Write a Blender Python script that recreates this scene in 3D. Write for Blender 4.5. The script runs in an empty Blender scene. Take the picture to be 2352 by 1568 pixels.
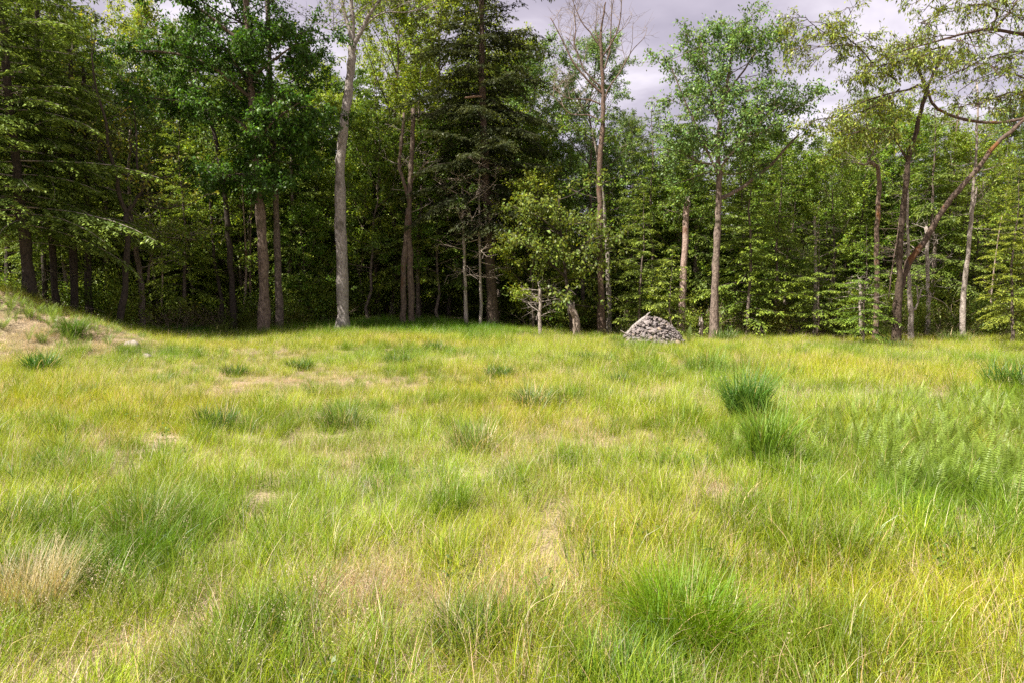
import bpy, math
import numpy as np
from mathutils import Vector

# ------------------------------------------------------------------ camera, world, sun, exposure
SC = bpy.context.scene
COL = SC.collection
PITCH = math.radians(4.0)
F, CX, CY = 1568.0, 1176.0, 784.0          # the photograph read at 2352 x 1568
CAM_Z = 1.6
cam_d = bpy.data.cameras.new('camera'); cam = bpy.data.objects.new('camera', cam_d); COL.objects.link(cam)
cam_d.lens = 24; cam_d.sensor_width = 36; cam_d.clip_end = 3000; cam_d.clip_start = 0.05
cam.location = (0, 0, CAM_Z); cam.rotation_euler = (math.radians(90) - PITCH, 0, 0)
SC.camera = cam

SUN_EL, SUN_TO = math.radians(55), (-0.84, -0.54)        # towards the sun: from the left, a little behind the camera
sun_d = bpy.data.lights.new('sun', 'SUN'); sun = bpy.data.objects.new('sun', sun_d); COL.objects.link(sun)
sun_d.energy = 5.0; sun_d.angle = math.radians(0.6); sun_d.color = (1.0, 0.94, 0.85)
to = Vector((SUN_TO[0] * math.cos(SUN_EL), SUN_TO[1] * math.cos(SUN_EL), math.sin(SUN_EL)))
sun.rotation_euler = to.to_track_quat('Z', 'Y').to_euler()

world = bpy.data.worlds.new('World'); SC.world = world; world.use_nodes = True
nt = world.node_tree; nt.nodes.clear()
def N(t, typ, **kw):
    n = t.nodes.new(typ)
    for k, v in kw.items(): setattr(n, k, v)
    return n
def L(t, a, b): t.links.new(a, b)
wo = N(nt, 'ShaderNodeOutputWorld'); bg = N(nt, 'ShaderNodeBackground'); bg.inputs['Strength'].default_value = 0.1
sky = N(nt, 'ShaderNodeTexSky', sky_type='NISHITA', sun_disc=False)
sky.sun_elevation = SUN_EL; sky.sun_rotation = math.atan2(SUN_TO[0], SUN_TO[1])
tc = N(nt, 'ShaderNodeTexCoord'); sp = N(nt, 'ShaderNodeSeparateXYZ'); L(nt, tc.outputs['Generated'], sp.inputs[0])
zc = N(nt, 'ShaderNodeMath', operation='MAXIMUM'); L(nt, sp.outputs['Z'], zc.inputs[0]); zc.inputs[1].default_value = 0.0
za = N(nt, 'ShaderNodeMath', operation='ADD'); L(nt, zc.outputs[0], za.inputs[0]); za.inputs[1].default_value = 0.22
dx = N(nt, 'ShaderNodeMath', operation='DIVIDE'); L(nt, sp.outputs['X'], dx.inputs[0]); L(nt, za.outputs[0], dx.inputs[1])
dy = N(nt, 'ShaderNodeMath', operation='DIVIDE'); L(nt, sp.outputs['Y'], dy.inputs[0]); L(nt, za.outputs[0], dy.inputs[1])
cb = N(nt, 'ShaderNodeCombineXYZ'); L(nt, dx.outputs[0], cb.inputs[0]); L(nt, dy.outputs[0], cb.inputs[1])
n1 = N(nt, 'ShaderNodeTexNoise'); n1.inputs['Scale'].default_value = 1.5; n1.inputs['Detail'].default_value = 6; n1.inputs['Roughness'].default_value = 0.52
n1.inputs['Distortion'].default_value = 0.25
L(nt, cb.outputs[0], n1.inputs['Vector'])
cr = N(nt, 'ShaderNodeValToRGB'); L(nt, n1.outputs['Fac'], cr.inputs[0])
e = cr.color_ramp.elements
e[0].position = 0.40; e[0].color = (0.20, 0.174, 0.207, 1)
e[1].position = 0.60; e[1].color = (0.40, 0.362, 0.395, 1)
m = cr.color_ramp.elements.new(0.5); m.color = (0.258, 0.226, 0.262, 1)
sc10 = N(nt, 'ShaderNodeVectorMath', operation='SCALE'); L(nt, cr.outputs[0], sc10.inputs[0]); sc10.inputs['Scale'].default_value = 10.0
mx = N(nt, 'ShaderNodeMix', data_type='RGBA'); mx.inputs['Factor'].default_value = 0.9
L(nt, sky.outputs[0], mx.inputs['A']); L(nt, sc10.outputs[0], mx.inputs['B'])
L(nt, mx.outputs['Result'], bg.inputs['Color']); L(nt, bg.outputs[0], wo.inputs[0])

SC.view_settings.view_transform = 'Standard'; SC.view_settings.look = 'None'
SC.view_settings.gamma = 1.0; SC.view_settings.use_curve_mapping = False
SC.view_settings.exposure = 1.4
SC.render.engine = 'CYCLES'
SC.cycles.max_bounces = 6; SC.cycles.diffuse_bounces = 3; SC.cycles.transmission_bounces = 4; SC.cycles.glossy_bounces = 2
SC.cycles.use_denoising = False
SC.cycles.use_adaptive_sampling = False

# ------------------------------------------------------------------ maths
rng = np.random.default_rng(11)
cp_, sp_ = math.cos(PITCH), math.sin(PITCH)
def at(px, py, Y):
    """the point seen at (px, py) of the 2352-wide photograph, Y metres in front of the camera"""
    u = -(py - CY) / F; d = np.array([(px - CX) / F, cp_ + u * sp_, -sp_ + u * cp_]); return np.array([0, 0, CAM_Z]) + d * (Y / d[1])
def vnoise(x, y, seed=0):
    """smooth noise from a few rotated sines, about -1..1"""
    r = np.random.default_rng(900 + seed); s = np.zeros_like(np.asarray(x, float)); a = 1.0; tot = 0
    for o in range(5):
        for k in range(2):
            th = r.uniform(0, math.pi * 2); f = (1.0 * 1.75 ** o) * r.uniform(.8, 1.2); ph = r.uniform(0, 6.28)
            s = s + a * np.sin(f * (x * math.cos(th) + y * math.sin(th)) + ph + 1.3 * np.sin(f * .6 * (y * math.cos(th) - x * math.sin(th)) + ph * 2)); tot += a * .62
        a *= .68
    return s / tot
def sstep(a, b, x):
    t = np.clip((x - a) / (b - a), 0, 1); return t * t * (3 - 2 * t)
def height(x, y):
    x = np.asarray(x, float); y = np.asarray(y, float)
    h = 0.045 * vnoise(x * .9, y * .9, 1) + 0.10 * vnoise(x * .22, y * .22, 2)
    h = h * sstep(0.5, 4, np.hypot(x, y))
    s = y - 17
    xs = x + .55 * np.clip(y - 17, 0, 9)
    prof = np.interp(xs, [-30, -20, -14, -12.75, -11.7, -10.6, -9.7, -8.5, -7.4, -6], [1.9, 1.75, 1.62, 1.40, .98, .66, .44, .18, .05, 0])
    fy = sstep(12.6, 17.2, y + .35 * vnoise(x * .8, y * .8, 3) + .25 * (x + 10)) * (1 - .75 * sstep(19.5, 25, y))
    h = h + prof * fy * (1.07 + .16 * vnoise(x * 1.5, y * 1.5, 4) + .05 * vnoise(x * 5, y * 5, 14))
    h = h + .42 * np.exp(-((x + 4.5) / 5.0) ** 2 - ((y - 29.5) / 3.2) ** 2)          # low swell by the grey tree
    h = h + .10 * sstep(40, 120, y) * (y - 40) * .12
    return h
def gp(px, py):
    """where the line of sight of a photo pixel meets the ground"""
    u = -(py - CY) / F; d = np.array([(px - CX) / F, cp_ + u * sp_, -sp_ + u * cp_])
    t = np.linspace(1.0, 90, 6000); P = np.array([0, 0, CAM_Z])[None] + t[:, None] * d[None]
    k = np.argmax(P[:, 2] <= height(P[:, 0], P[:, 1])); return P[k]
def nrm(v): return v / np.maximum(np.linalg.norm(v, axis=-1, keepdims=True), 1e-9)

# ------------------------------------------------------------------ mesh collecting
class MB:
    def __init__(s): s.v = []; s.f = []; s.c = []; s.n = 0
    def add(s, v, f, c=None):
        v = np.asarray(v, float).reshape(-1, 3); f = np.asarray(f, int).reshape(-1, 4)
        s.v.append(v); s.f.append(f + s.n); s.n += len(v)
        if c is None: c = np.ones((len(v), 3))
        c = np.broadcast_to(np.asarray(c, float), (len(v), 3)); s.c.append(c)
    def tube(s, pts, rad, k=6, col=(1, 1, 1), cap=True, rough=0.0, seed=0):
        pts = np.asarray(pts, float); n = len(pts); rad = np.broadcast_to(np.asarray(rad, float), (n,))
        t = nrm(np.gradient(pts, axis=0)); ref = np.array([0.31, 0.95, 0.05]) if abs(t[0][2]) > .7 else np.array([0.05, 0.02, 1.0])
        a = nrm(np.cross(t, ref)); b = np.cross(t, a)
        th = np.arange(k) * 2 * math.pi / k
        rr = rad[:, None] * np.ones(k)[None]
        if rough: rr = rr * (1 + rough * np.random.default_rng(seed).uniform(-1, 1, (n, k)))
        ring = pts[:, None] + rr[..., None] * (np.cos(th)[None, :, None] * a[:, None] + np.sin(th)[None, :, None] * b[:, None])
        v = ring.reshape(-1, 3); i = np.arange(n - 1)[:, None] * k; j = np.arange(k)[None]; j2 = (j + 1) % k
        f = np.stack([i + j, i + j2, i + k + j2, i + k + j], -1).reshape(-1, 4)
        if cap and k >= 4:
            v = np.vstack([v, pts[-1:] + t[-1:] * rad[-1] * .4]); q = (n - 1) * k; m = len(v) - 1
            cf = np.array([[q + x, q + (x + 1) % k, m, m] for x in range(k)]); f = np.vstack([f, cf])
        s.add(v, f, col)
    def mesh(s, name, smooth=True):
        if not s.v: return None
        v = np.vstack(s.v); f = np.vstack(s.f); c = np.vstack(s.c)
        tri = f[:, 2] == f[:, 3]
        lt = np.where(tri, 3, 4); ls = np.concatenate([[0], np.cumsum(lt)[:-1]])
        mask = np.ones(f.shape, bool); mask[tri, 3] = False
        me = bpy.data.meshes.new(name); me.vertices.add(len(v)); me.vertices.foreach_set('co', v.astype(np.float32).ravel())
        me.loops.add(int(lt.sum())); me.loops.foreach_set('vertex_index', f[mask].astype(np.int32))
        me.polygons.add(len(f)); me.polygons.foreach_set('loop_start', ls.astype(np.int32))
        me.update(calc_edges=True)
        if smooth: me.polygons.foreach_set('use_smooth', np.ones(len(f), bool))
        at_ = me.attributes.new('Col', 'FLOAT_COLOR', 'POINT')
        at_.data.foreach_set('color', np.hstack([c, np.ones((len(c), 1))]).astype(np.float32).ravel())
        return me
def obj(name, me, mat, parent=None, loc=(0, 0, 0), color=None, kind=None, link=True):
    if isinstance(me, MB): me = me.mesh(name)
    if me is None: return None
    o = bpy.data.objects.new(name, me)
    if mat is not None and not me.materials: me.materials.append(mat)
    o.parent = parent; o.location = loc
    if color is not None: o.color = (*color, 1)
    if kind: o['kind'] = kind
    if link: COL.objects.link(o)
    return o
def thing(name, label, cat, loc, rz=0, s=1, group=None):
    o = bpy.data.objects.new(name, None); COL.objects.link(o); o.empty_display_size = .2
    o.location = loc; o.rotation_euler = (0, 0, rz); o.scale = (s,) * 3
    o['label'] = label; o['category'] = cat
    if group: o['group'] = group
    return o

# ------------------------------------------------------------------ materials
def new_mat(name):
    m = bpy.data.materials.new(name); m.use_nodes = True; m.node_tree.nodes.clear(); return m, m.node_tree
def leaf_mat(name, trans=0.4, gloss=0.05, rough=.45, inst=False):
    m, t = new_mat(name); out = N(t, 'ShaderNodeOutputMaterial')
    a = N(t, 'ShaderNodeAttribute', attribute_name='Col')
    mul = N(t, 'ShaderNodeMix', data_type='RGBA', blend_type='MULTIPLY'); mul.inputs['Factor'].default_value = 1
    L(t, a.outputs['Color'], mul.inputs['A'])
    if inst:
        b = N(t, 'ShaderNodeAttribute', attribute_name='tint', attribute_type='INSTANCER'); L(t, b.outputs['Color'], mul.inputs['B'])
    else:
        b = N(t, 'ShaderNodeObjectInfo'); L(t, b.outputs['Color'], mul.inputs['B'])
    col = mul.outputs['Result']
    d = N(t, 'ShaderNodeBsdfDiffuse'); L(t, col, d.inputs['Color'])
    tr = N(t, 'ShaderNodeBsdfTranslucent')
    warm = N(t, 'ShaderNodeMix', data_type='RGBA', blend_type='MULTIPLY'); warm.inputs['Factor'].default_value = 1
    L(t, col, warm.inputs['A']); warm.inputs['B'].default_value = (1.15, 1.1, .55, 1); L(t, warm.outputs['Result'], tr.inputs['Color'])
    m1 = N(t, 'ShaderNodeMixShader'); m1.inputs[0].default_value = trans; L(t, d.outputs[0], m1.inputs[1]); L(t, tr.outputs[0], m1.inputs[2])
    g = N(t, 'ShaderNodeBsdfGlossy'); g.inputs['Roughness'].default_value = rough; g.inputs['Color'].default_value = (1, 1, .9, 1)
    m2 = N(t, 'ShaderNodeMixShader'); m2.inputs[0].default_value = gloss; L(t, m1.outputs[0], m2.inputs[1]); L(t, g.outputs[0], m2.inputs[2])
    L(t, m2.outputs[0], out.inputs[0]); return m
def bark_mat(name, c1, c2, scale=9, stretch=.45, bump=.8, patch=None, patch_amt=.55):
    m, t = new_mat(name); out = N(t, 'ShaderNodeOutputMaterial'); p = N(t, 'ShaderNodeBsdfPrincipled'); p.inputs['Roughness'].default_value = .9
    p.inputs['Specular IOR Level'].default_value = .2
    tc = N(t, 'ShaderNodeTexCoord'); mp = N(t, 'ShaderNodeMapping'); mp.inputs['Scale'].default_value = (1, 1, stretch); L(t, tc.outputs['Object'], mp.inputs[0])
    n = N(t, 'ShaderNodeTexNoise'); n.inputs['Scale'].default_value = scale * 2; n.inputs['Detail'].default_value = 6; n.inputs['Roughness'].default_value = .7; L(t, mp.outputs[0], n.inputs['Vector'])
    vo = N(t, 'ShaderNodeTexVoronoi', feature='DISTANCE_TO_EDGE'); vo.inputs['Scale'].default_value = scale * 2.2; L(t, mp.outputs[0], vo.inputs['Vector'])
    r = N(t, 'ShaderNodeValToRGB'); r.color_ramp.elements[0].position = .36; r.color_ramp.elements[1].position = .64
    r.color_ramp.elements[0].color = (*c1, 1); r.color_ramp.elements[1].color = (*c2, 1); L(t, n.outputs['Fac'], r.inputs[0])
    last = r.outputs[0]
    if patch:
        n2 = N(t, 'ShaderNodeTexNoise'); n2.inputs['Scale'].default_value = 1.9; n2.inputs['Detail'].default_value = 5; L(t, mp.outputs[0], n2.inputs['Vector'])
        r2 = N(t, 'ShaderNodeValToRGB'); r2.color_ramp.elements[0].position = 1 - patch_amt; r2.color_ramp.elements[1].position = 1.06 - patch_amt; L(t, n2.outputs['Fac'], r2.inputs[0])
        mm = N(t, 'ShaderNodeMix', data_type='RGBA'); L(t, r2.outputs[0], mm.inputs['Factor']); L(t, last, mm.inputs['A']); mm.inputs['B'].default_value = (*patch, 1); last = mm.outputs['Result']
    oi = N(t, 'ShaderNodeObjectInfo'); mu = N(t, 'ShaderNodeMix', data_type='RGBA', blend_type='MULTIPLY'); mu.inputs['Factor'].default_value = 1
    L(t, last, mu.inputs['A']); L(t, oi.outputs['Color'], mu.inputs['B']); L(t, mu.outputs['Result'], p.inputs['Base Color'])
    ad = N(t, 'ShaderNodeMath', operation='MINIMUM'); L(t, vo.outputs['Distance'], ad.inputs[0]); ad.inputs[1].default_value = .18
    a2 = N(t, 'ShaderNodeMath', operation='ADD'); L(t, ad.outputs[0], a2.inputs[0]); L(t, n.outputs['Fac'], a2.inputs[1])
    b = N(t, 'ShaderNodeBump'); b.inputs['Strength'].default_value = bump; b.inputs['Distance'].default_value = .05; L(t, a2.outputs[0], b.inputs['Height']); L(t, b.outputs[0], p.inputs['Normal'])
    L(t, p.outputs[0], out.inputs[0]); return m

M_LEAF = leaf_mat('leaf', .40, .022, .5)
M_NEEDLE = leaf_mat('hemlock_needles', .28, .02)
M_GRASS = leaf_mat('grass_blade', .38, .018, inst=True)
M_TUSS = leaf_mat('tussock_blade', .36, .02)
M_FERN = leaf_mat('fern_frond', .42, .03)
M_BARK = bark_mat('bark_brown', (.06, .045, .036), (.24, .19, .155), patch=(.10, .085, .06), patch_amt=.42)
M_BARKG = bark_mat('bark_grey', (.15, .13, .115), (.40, .36, .33), patch=(.10, .085, .07), patch_amt=.42)
M_BARKP = bark_mat('bark_pale', (.20, .16, .135), (.46, .40, .35), patch=(.15, .09, .06), patch_amt=.42)
M_BARKD = bark_mat('bark_dark', (.028, .022, .018), (.085, .066, .052))
M_BARKO = bark_mat('bark_rust', (.055, .042, .034), (.17, .13, .105), patch=(.165, .080, .032), patch_amt=.43)
M_BARKM = bark_mat('bark_red_brown', (.055, .043, .035), (.19, .145, .115), patch=(.12, .07, .045), patch_amt=.42)
M_DEAD = bark_mat('dead_twig', (.16, .13, .11), (.38, .33, .28), bump=.2)

# ------------------------------------------------------------------ growing
def curve(p0, d, length, n, up=0.0, wob=.1, r=rng):
    p = [np.array(p0, float)]; d = np.array(d, float)
    for i in range(n):
        d = d + np.array([0, 0, up / n]) + r.normal(0, wob, 3); d = d / np.linalg.norm(d); p.append(p[-1] + d * length / n)
    return np.array(p)
def along(pts, s):
    s = s * (len(pts) - 1); i = min(int(s), len(pts) - 2); f = s - i
    return pts[i] * (1 - f) + pts[i + 1] * f, nrm(pts[i + 1] - pts[i])
def perp(d, r):
    a = r.normal(0, 1, 3); a -= d * a.dot(d); return a / np.linalg.norm(a)
def leaves(mb, A, B, cnt, LL, W, spread, r, col, colvar=.22, droop=.35, upn=1.0, clump=None):
    """leaves along the twigs A->B, cnt on each"""
    A = np.repeat(A, cnt, 0); B = np.repeat(B, cnt, 0); n = len(A)
    if n == 0: return
    t = r.uniform(.05, 1.08, (n, 1)); ax = nrm(B - A)
    c = A + (B - A) * t + r.normal(0, spread, (n, 3))
    d = nrm(ax * .5 + r.normal(0, .75, (n, 3)) + np.array([0, 0, -droop])); nn = r.normal(0, .55, (n, 3)) + np.array([-.1, -.15, upn]); nn = nrm(nn)
    sd = nrm(np.cross(nn, d)); up = np.cross(d, sd)
    l = LL * r.uniform(.6, 1.15, (n, 1)); w = W * l
    p0 = c; p1 = c + d * l * .45 + sd * w * .5 + up * l * .07; p2 = c + d * l - up * l * .12; p3 = c + d * l * .45 - sd * w * .5 + up * l * .07
    v = np.stack([p0, p1, p2, p3], 1).reshape(-1, 3); f = np.arange(4 * n).reshape(-1, 4)
    b = np.exp(r.normal(0, colvar, (n, 1))); hue = r.normal(0, .12, (n, 1))
    cc = np.asarray(col)[None] * b * np.hstack([1 + hue, np.ones((n, 1)), 1 - hue])
    if clump is not None: cc = cc * np.repeat(clump, cnt)[:, None]
    mb.add(v, f, np.repeat(np.clip(cc, 0.002, .9), 4, 0))

def branch_out(limb, r0, L2, n2, r, tw, segs, lvl3=4, up2=.25, s0=.2, flat=.4, leafy_all=False, rmin=.006, l3=.5):
    """second and third order growth off a limb; tw collects wood, segs the leafy twigs"""
    for k in range(n2):
        s = s0 + (1 - s0) * (k + r.uniform(.1, .9)) / n2; p, d = along(limb, s)
        q = perp(d, r); q[2] *= flat; q = nrm(q); dd = nrm(d * r.uniform(.4, .9) + q * r.uniform(.6, 1.1))
        ln = L2 * (1.15 - .6 * s) * r.uniform(.65, 1.25)
        b = curve(p, dd, ln, 4, up2, .13, r); tw.tube(b, np.linspace(max(r0 * .35 * (1.1 - s), rmin), rmin * .7, 5), 4, cap=False)
        for j in range(lvl3):
            u = .25 + .75 * (j + r.uniform(0, 1)) / lvl3; p3, d3 = along(b, min(u, 1)); q3 = perp(d3, r); q3[2] *= flat
            dd3 = nrm(d3 * .7 + nrm(q3) * .8); c3 = curve(p3, dd3, l3 * r.uniform(.5, 1.3), 2, up2 * .5, .12, r)
            tw.tube(c3, [rmin * .8, rmin * .6, rmin * .4], 3, cap=False)
            segs.append((c3[0], c3[1])); segs.append((c3[1], c3[2]))
        segs.append((b[3], b[4]))
        if leafy_all: segs.append((b[2], b[3]))

def make_decid(seed, H, zb, spread, n1, LL, cnt, col, tr=.13, W=.55, L2f=.42, sparse=1.0, up1=.5, dead=6, lvl3=4, narrow=1.0, droop=.35):
    r = np.random.default_rng(seed); trunk = MB(); wood = MB(); crown = MB()
    tp = np.zeros((12, 3)); tp[:, 2] = np.linspace(-.25, H * .96, 12); tp[1:, 0] = np.cumsum(r.normal(0, .012 * H, 11)); tp[1:, 1] = np.cumsum(r.normal(0, .012 * H, 11))
    rad = tr * (1 - np.linspace(0, 1, 12) ** 1.1 * .9); rad[0] *= 1.35
    trunk.tube(tp, rad, 9, rough=.06, seed=seed)
    segs = []
    for i in range(n1):
        f = (i + .5) / n1; z = zb + (H * .95 - zb) * f ** .95; s = (z + .25) / (H * .96 + .25); p, _ = along(tp, min(s, .99))
        az = i * 2.4 + r.uniform(-.5, .5); el = math.radians(12 + 58 * f + r.uniform(-8, 8))
        ln = spread * (math.sin(math.pi * min(1, .18 + .74 * f)) ** .8) * r.uniform(.7, 1.2)
        if f > .85: ln = max(ln, spread * .35)
        d = (math.cos(az) * math.cos(el) * narrow, math.sin(az) * math.cos(el) * narrow, math.sin(el))
        b = curve(p, d, ln, 6, up1 * .5, .09, r); rr = max(tr * .34 * (1 - f * .6), .015)
        wood.tube(b, np.linspace(rr, .009, 7), 5, cap=False)
        branch_out(b, rr, ln * L2f, int((3 + ln * 1.7) * sparse) + 1, r, wood, segs, lvl3, .2)
    for i in range(dead):
        p, _ = along(tp, r.uniform(.12, .5)); az = r.uniform(0, 6.28)
        b = curve(p, (math.cos(az), math.sin(az), r.uniform(-.1, .5)), r.uniform(.5, 1.8), 5, 0, .2, r); wood.tube(b, np.linspace(.014, .004, 6), 4, cap=False)
    A = np.array([s[0] for s in segs]); B = np.array([s[1] for s in segs]); ce = A.mean(0)
    cl = np.exp(r.normal(0, .2, len(A)))
    leaves(crown, A, B, cnt, LL, W, .06, r, col, clump=cl, droop=droop)
    return trunk.mesh('trunk'), wood.mesh('branches'), crown.mesh('crown')

def hem_branch(p0, az, ln, r, wood, nb, rise=.12, col=(.07, .11, .028), dens=1.0, nl=.13, r0=.03, tipcol=(.20, .27, .05)):
    """one flat hemlock bough: side twigs both ways, each lined with short needle sprays"""
    d = (math.cos(az), math.sin(az), rise); b = curve(p0, d, ln, 6, -.55 * r.uniform(.5, 1.4), .06, r)
    wood.tube(b, np.linspace(r0, .005, 7), 4, cap=False)
    nt_ = max(int(ln / .13 * dens), 4); s = np.clip(.12 + .9 * (np.arange(nt_) + r.uniform(0, 1, nt_)) / nt_, 0, .999)
    idx = (s * 6).astype(int); fr = (s * 6 - idx)[:, None]; P = b[idx] * (1 - fr) + b[idx + 1] * fr; D = nrm(b[idx + 1] - b[idx])
    side = np.where(np.arange(nt_) % 2 == 0, 1, -1)[:, None]; S = nrm(np.cross(D, np.array([0, 0, 1.0]))) * side
    tl = ((1.08 - s) * ln * .45 + .12)[:, None] * r.uniform(.6, 1.15, (nt_, 1)); T = nrm(D * .75 + S * .9 + r.normal(0, .1, (nt_, 3)) + np.array([0, 0, -.12]))
    m = np.maximum((tl[:, 0] / .034 * dens).astype(int), 3); k = np.repeat(np.arange(nt_), m); n = len(k)
    u = r.uniform(.03, 1.05, (n, 1)); c = P[k] + T[k] * tl[k] * u + np.array([0, 0, -1.0]) * (u ** 2) * tl[k] * .18 + r.normal(0, .022, (n, 3))
    sd2 = nrm(np.cross(T[k], np.array([0, 0, 1.0]))) * np.where(r.uniform(0, 1, (n, 1)) < .5, 1, -1)
    dd = nrm(T[k] * .7 + sd2 * .8 + r.normal(0, .22, (n, 3)) + np.array([0, 0, -.18])); nn = nrm(r.normal(0, .33, (n, 3)) + np.array([0, 0, 1.0]))
    sw = nrm(np.cross(nn, dd)); l = nl * r.uniform(.6, 1.3, (n, 1)) * (1.25 - .5 * u); w = l * .20
    v = np.stack([c, c + dd * l * .5 + sw * w, c + dd * l - np.array([0, 0, .2]) * l, c + dd * l * .5 - sw * w], 1).reshape(-1, 3)
    tip = np.clip(u * .75 + s[k][:, None] * .35 - .35 + r.normal(0, .15, (n, 1)), 0, 1)
    cc = np.asarray(col) * (1 - tip) + np.asarray(tipcol) * tip; cc = cc * np.exp(r.normal(0, .22, (n, 1)))
    nb.add(v, np.arange(4 * n).reshape(-1, 4), np.repeat(cc, 4, 0))

def make_hemlock(seed, H, zb, Lmax, nbr, tr=.13, col=(.095, .14, .030), tip=(.27, .34, .055), dens=1.12, dead=12, ragged=.35, power=.75, az_bias=None, nl=.135):
    r = np.random.default_rng(seed); trunk = MB(); wood = MB(); nb = MB()
    tp = np.zeros((12, 3)); tp[:, 2] = np.linspace(-.25, H, 12); tp[1:, 0] = np.cumsum(r.normal(0, .006 * H, 11)); tp[1:, 1] = np.cumsum(r.normal(0, .006 * H, 11))
    rad = tr * (1 - np.linspace(0, 1, 12) * .93); rad[0] *= 1.3; trunk.tube(tp, rad, 9, rough=.06, seed=seed)
    for i in range(nbr):
        f = (i + r.uniform(0, 1)) / nbr; z = zb + (H - zb) * f; p, _ = along(tp, (z + .25) / (H + .25)); az = i * 2.4 + r.uniform(-.6, .6)
        ln = Lmax * ((1 - f) ** power * .93 + .07) * r.uniform(1 - ragged, 1.1)
        hem_branch(p, az, ln, r, wood, nb, rise=.05 + .5 * f + r.uniform(-.08, .12), col=col, tipcol=tip, dens=dens, r0=.008 + ln * .006, nl=nl)
    for i in range(dead):
        z = r.uniform(.1, 1) * max(zb, 1.5); p, _ = along(tp, (z + .25) / (H + .25)); az = r.uniform(0, 6.28)
        b = curve(p, (math.cos(az), math.sin(az), r.uniform(-.2, .25)), r.uniform(.5, 1.9), 5, -.1, .16, r); wood.tube(b, np.linspace(.012, .004, 6), 3, cap=False)
        for q in range(3):
            p3, d3 = along(b, r.uniform(.3, .95)); c3 = curve(p3, nrm(d3 + perp(d3, r)), r.uniform(.2, .6), 2, 0, .15, r); wood.tube(c3, [.005, .004, .003], 3, cap=False)
    return trunk.mesh('trunk'), wood.mesh('branches'), nb.mesh('crown')

PARTS = {}
def put_tree(key, x, y, label, cat='tree', name='tree', rz=None, s=1.0, tint=(1, 1, 1), bark=M_BARK, leaf=None, group=None, z=None, bt=(1, 1, 1)):
    tr_, wd, crn, lm = PARTS[key]
    t = thing(name, label, cat, (x, y, float(height(x, y)) - .03 if z is None else z), rng.uniform(0, 6.28) if rz is None else rz, s, group)
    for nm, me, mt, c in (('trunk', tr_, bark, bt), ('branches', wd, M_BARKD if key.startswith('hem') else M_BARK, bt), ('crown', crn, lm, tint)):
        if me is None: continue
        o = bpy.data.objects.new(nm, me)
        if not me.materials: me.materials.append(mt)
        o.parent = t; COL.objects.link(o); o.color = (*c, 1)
        o.material_slots[0].link = 'OBJECT'; o.material_slots[0].material = mt
        if nm != 'trunk': o['kind'] = 'stuff'
    return t

# ------------------------------------------------------------------ ground
def build_ground():
    a = np.sinh(np.linspace(-1, 1, 301) * 6.2) / math.sinh(6.2) * 700
    u = np.linspace(-1, 1, 361); xs = u * 24 + np.sign(u) * np.abs(u) ** 9 * 650
    w = np.linspace(0, 1, 361); ys = -14 + w * 62 + w ** 10 * 700
    ys = np.concatenate([[-600, -200, -60, -25], ys])
    X, Y = np.meshgrid(xs, ys); Z = height(X, Y); nx, ny = len(xs), len(ys)
    Z = np.where(Y > 120, np.minimum(Z, height(X * 0, Y * 0 + 120) + .02 * (Y - 120)), Z)
    v = np.stack([X, Y, Z], -1).reshape(-1, 3); i = np.arange(ny - 1)[:, None] * nx; j = np.arange(nx - 1)[None]
    f = np.stack([i + j, i + j + 1, i + nx + j + 1, i + nx + j], -1).reshape(-1, 4)
    mb = MB(); mb.add(v, f); m, t = new_mat('ground_thatch'); out = N(t, 'ShaderNodeOutputMaterial'); p = N(t, 'ShaderNodeBsdfPrincipled'); p.inputs['Roughness'].default_value = .95
    tc = N(t, 'ShaderNodeTexCoord'); n1 = N(t, 'ShaderNodeTexNoise'); n1.inputs['Scale'].default_value = 1.1; n1.inputs['Detail'].default_value = 8; L(t, tc.outputs['Object'], n1.inputs['Vector'])
    r = N(t, 'ShaderNodeValToRGB'); r.color_ramp.elements[0].position = .35; r.color_ramp.elements[1].position = .65
    r.color_ramp.elements[0].color = (.17, .15, .06, 1); r.color_ramp.elements[1].color = (.42, .325, .235, 1); L(t, n1.outputs['Fac'], r.inputs[0])
    n2 = N(t, 'ShaderNodeTexNoise'); n2.inputs['Scale'].default_value = 38; n2.inputs['Detail'].default_value = 4; L(t, tc.outputs['Object'], n2.inputs['Vector'])
    r2 = N(t, 'ShaderNodeValToRGB'); r2.color_ramp.elements[0].position = .3; r2.color_ramp.elements[1].position = .7
    r2.color_ramp.elements[0].color = (.28, .25, .22, 1); r2.color_ramp.elements[1].color = (1.2, 1.15, 1.1, 1); L(t, n2.outputs['Fac'], r2.inputs[0])
    mu = N(t, 'ShaderNodeMix', data_type='RGBA', blend_type='MULTIPLY'); mu.inputs['Factor'].default_value = 1; L(t, r.outputs[0], mu.inputs['A']); L(t, r2.outputs[0], mu.inputs['B'])
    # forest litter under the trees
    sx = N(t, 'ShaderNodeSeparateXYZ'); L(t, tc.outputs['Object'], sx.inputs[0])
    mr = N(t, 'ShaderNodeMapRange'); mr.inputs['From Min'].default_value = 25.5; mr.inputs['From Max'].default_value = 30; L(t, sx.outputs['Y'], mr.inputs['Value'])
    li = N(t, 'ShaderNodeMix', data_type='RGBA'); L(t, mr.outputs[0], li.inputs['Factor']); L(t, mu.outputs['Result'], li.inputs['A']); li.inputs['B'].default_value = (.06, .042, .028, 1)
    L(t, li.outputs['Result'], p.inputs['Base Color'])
    b = N(t, 'ShaderNodeBump'); b.inputs['Strength'].default_value = .8; b.inputs['Distance'].default_value = .03; L(t, n2.outputs['Fac'], b.inputs['Height']); L(t, b.outputs[0], p.inputs['Normal'])
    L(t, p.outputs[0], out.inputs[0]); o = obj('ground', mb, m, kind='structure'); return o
build_ground()

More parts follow.
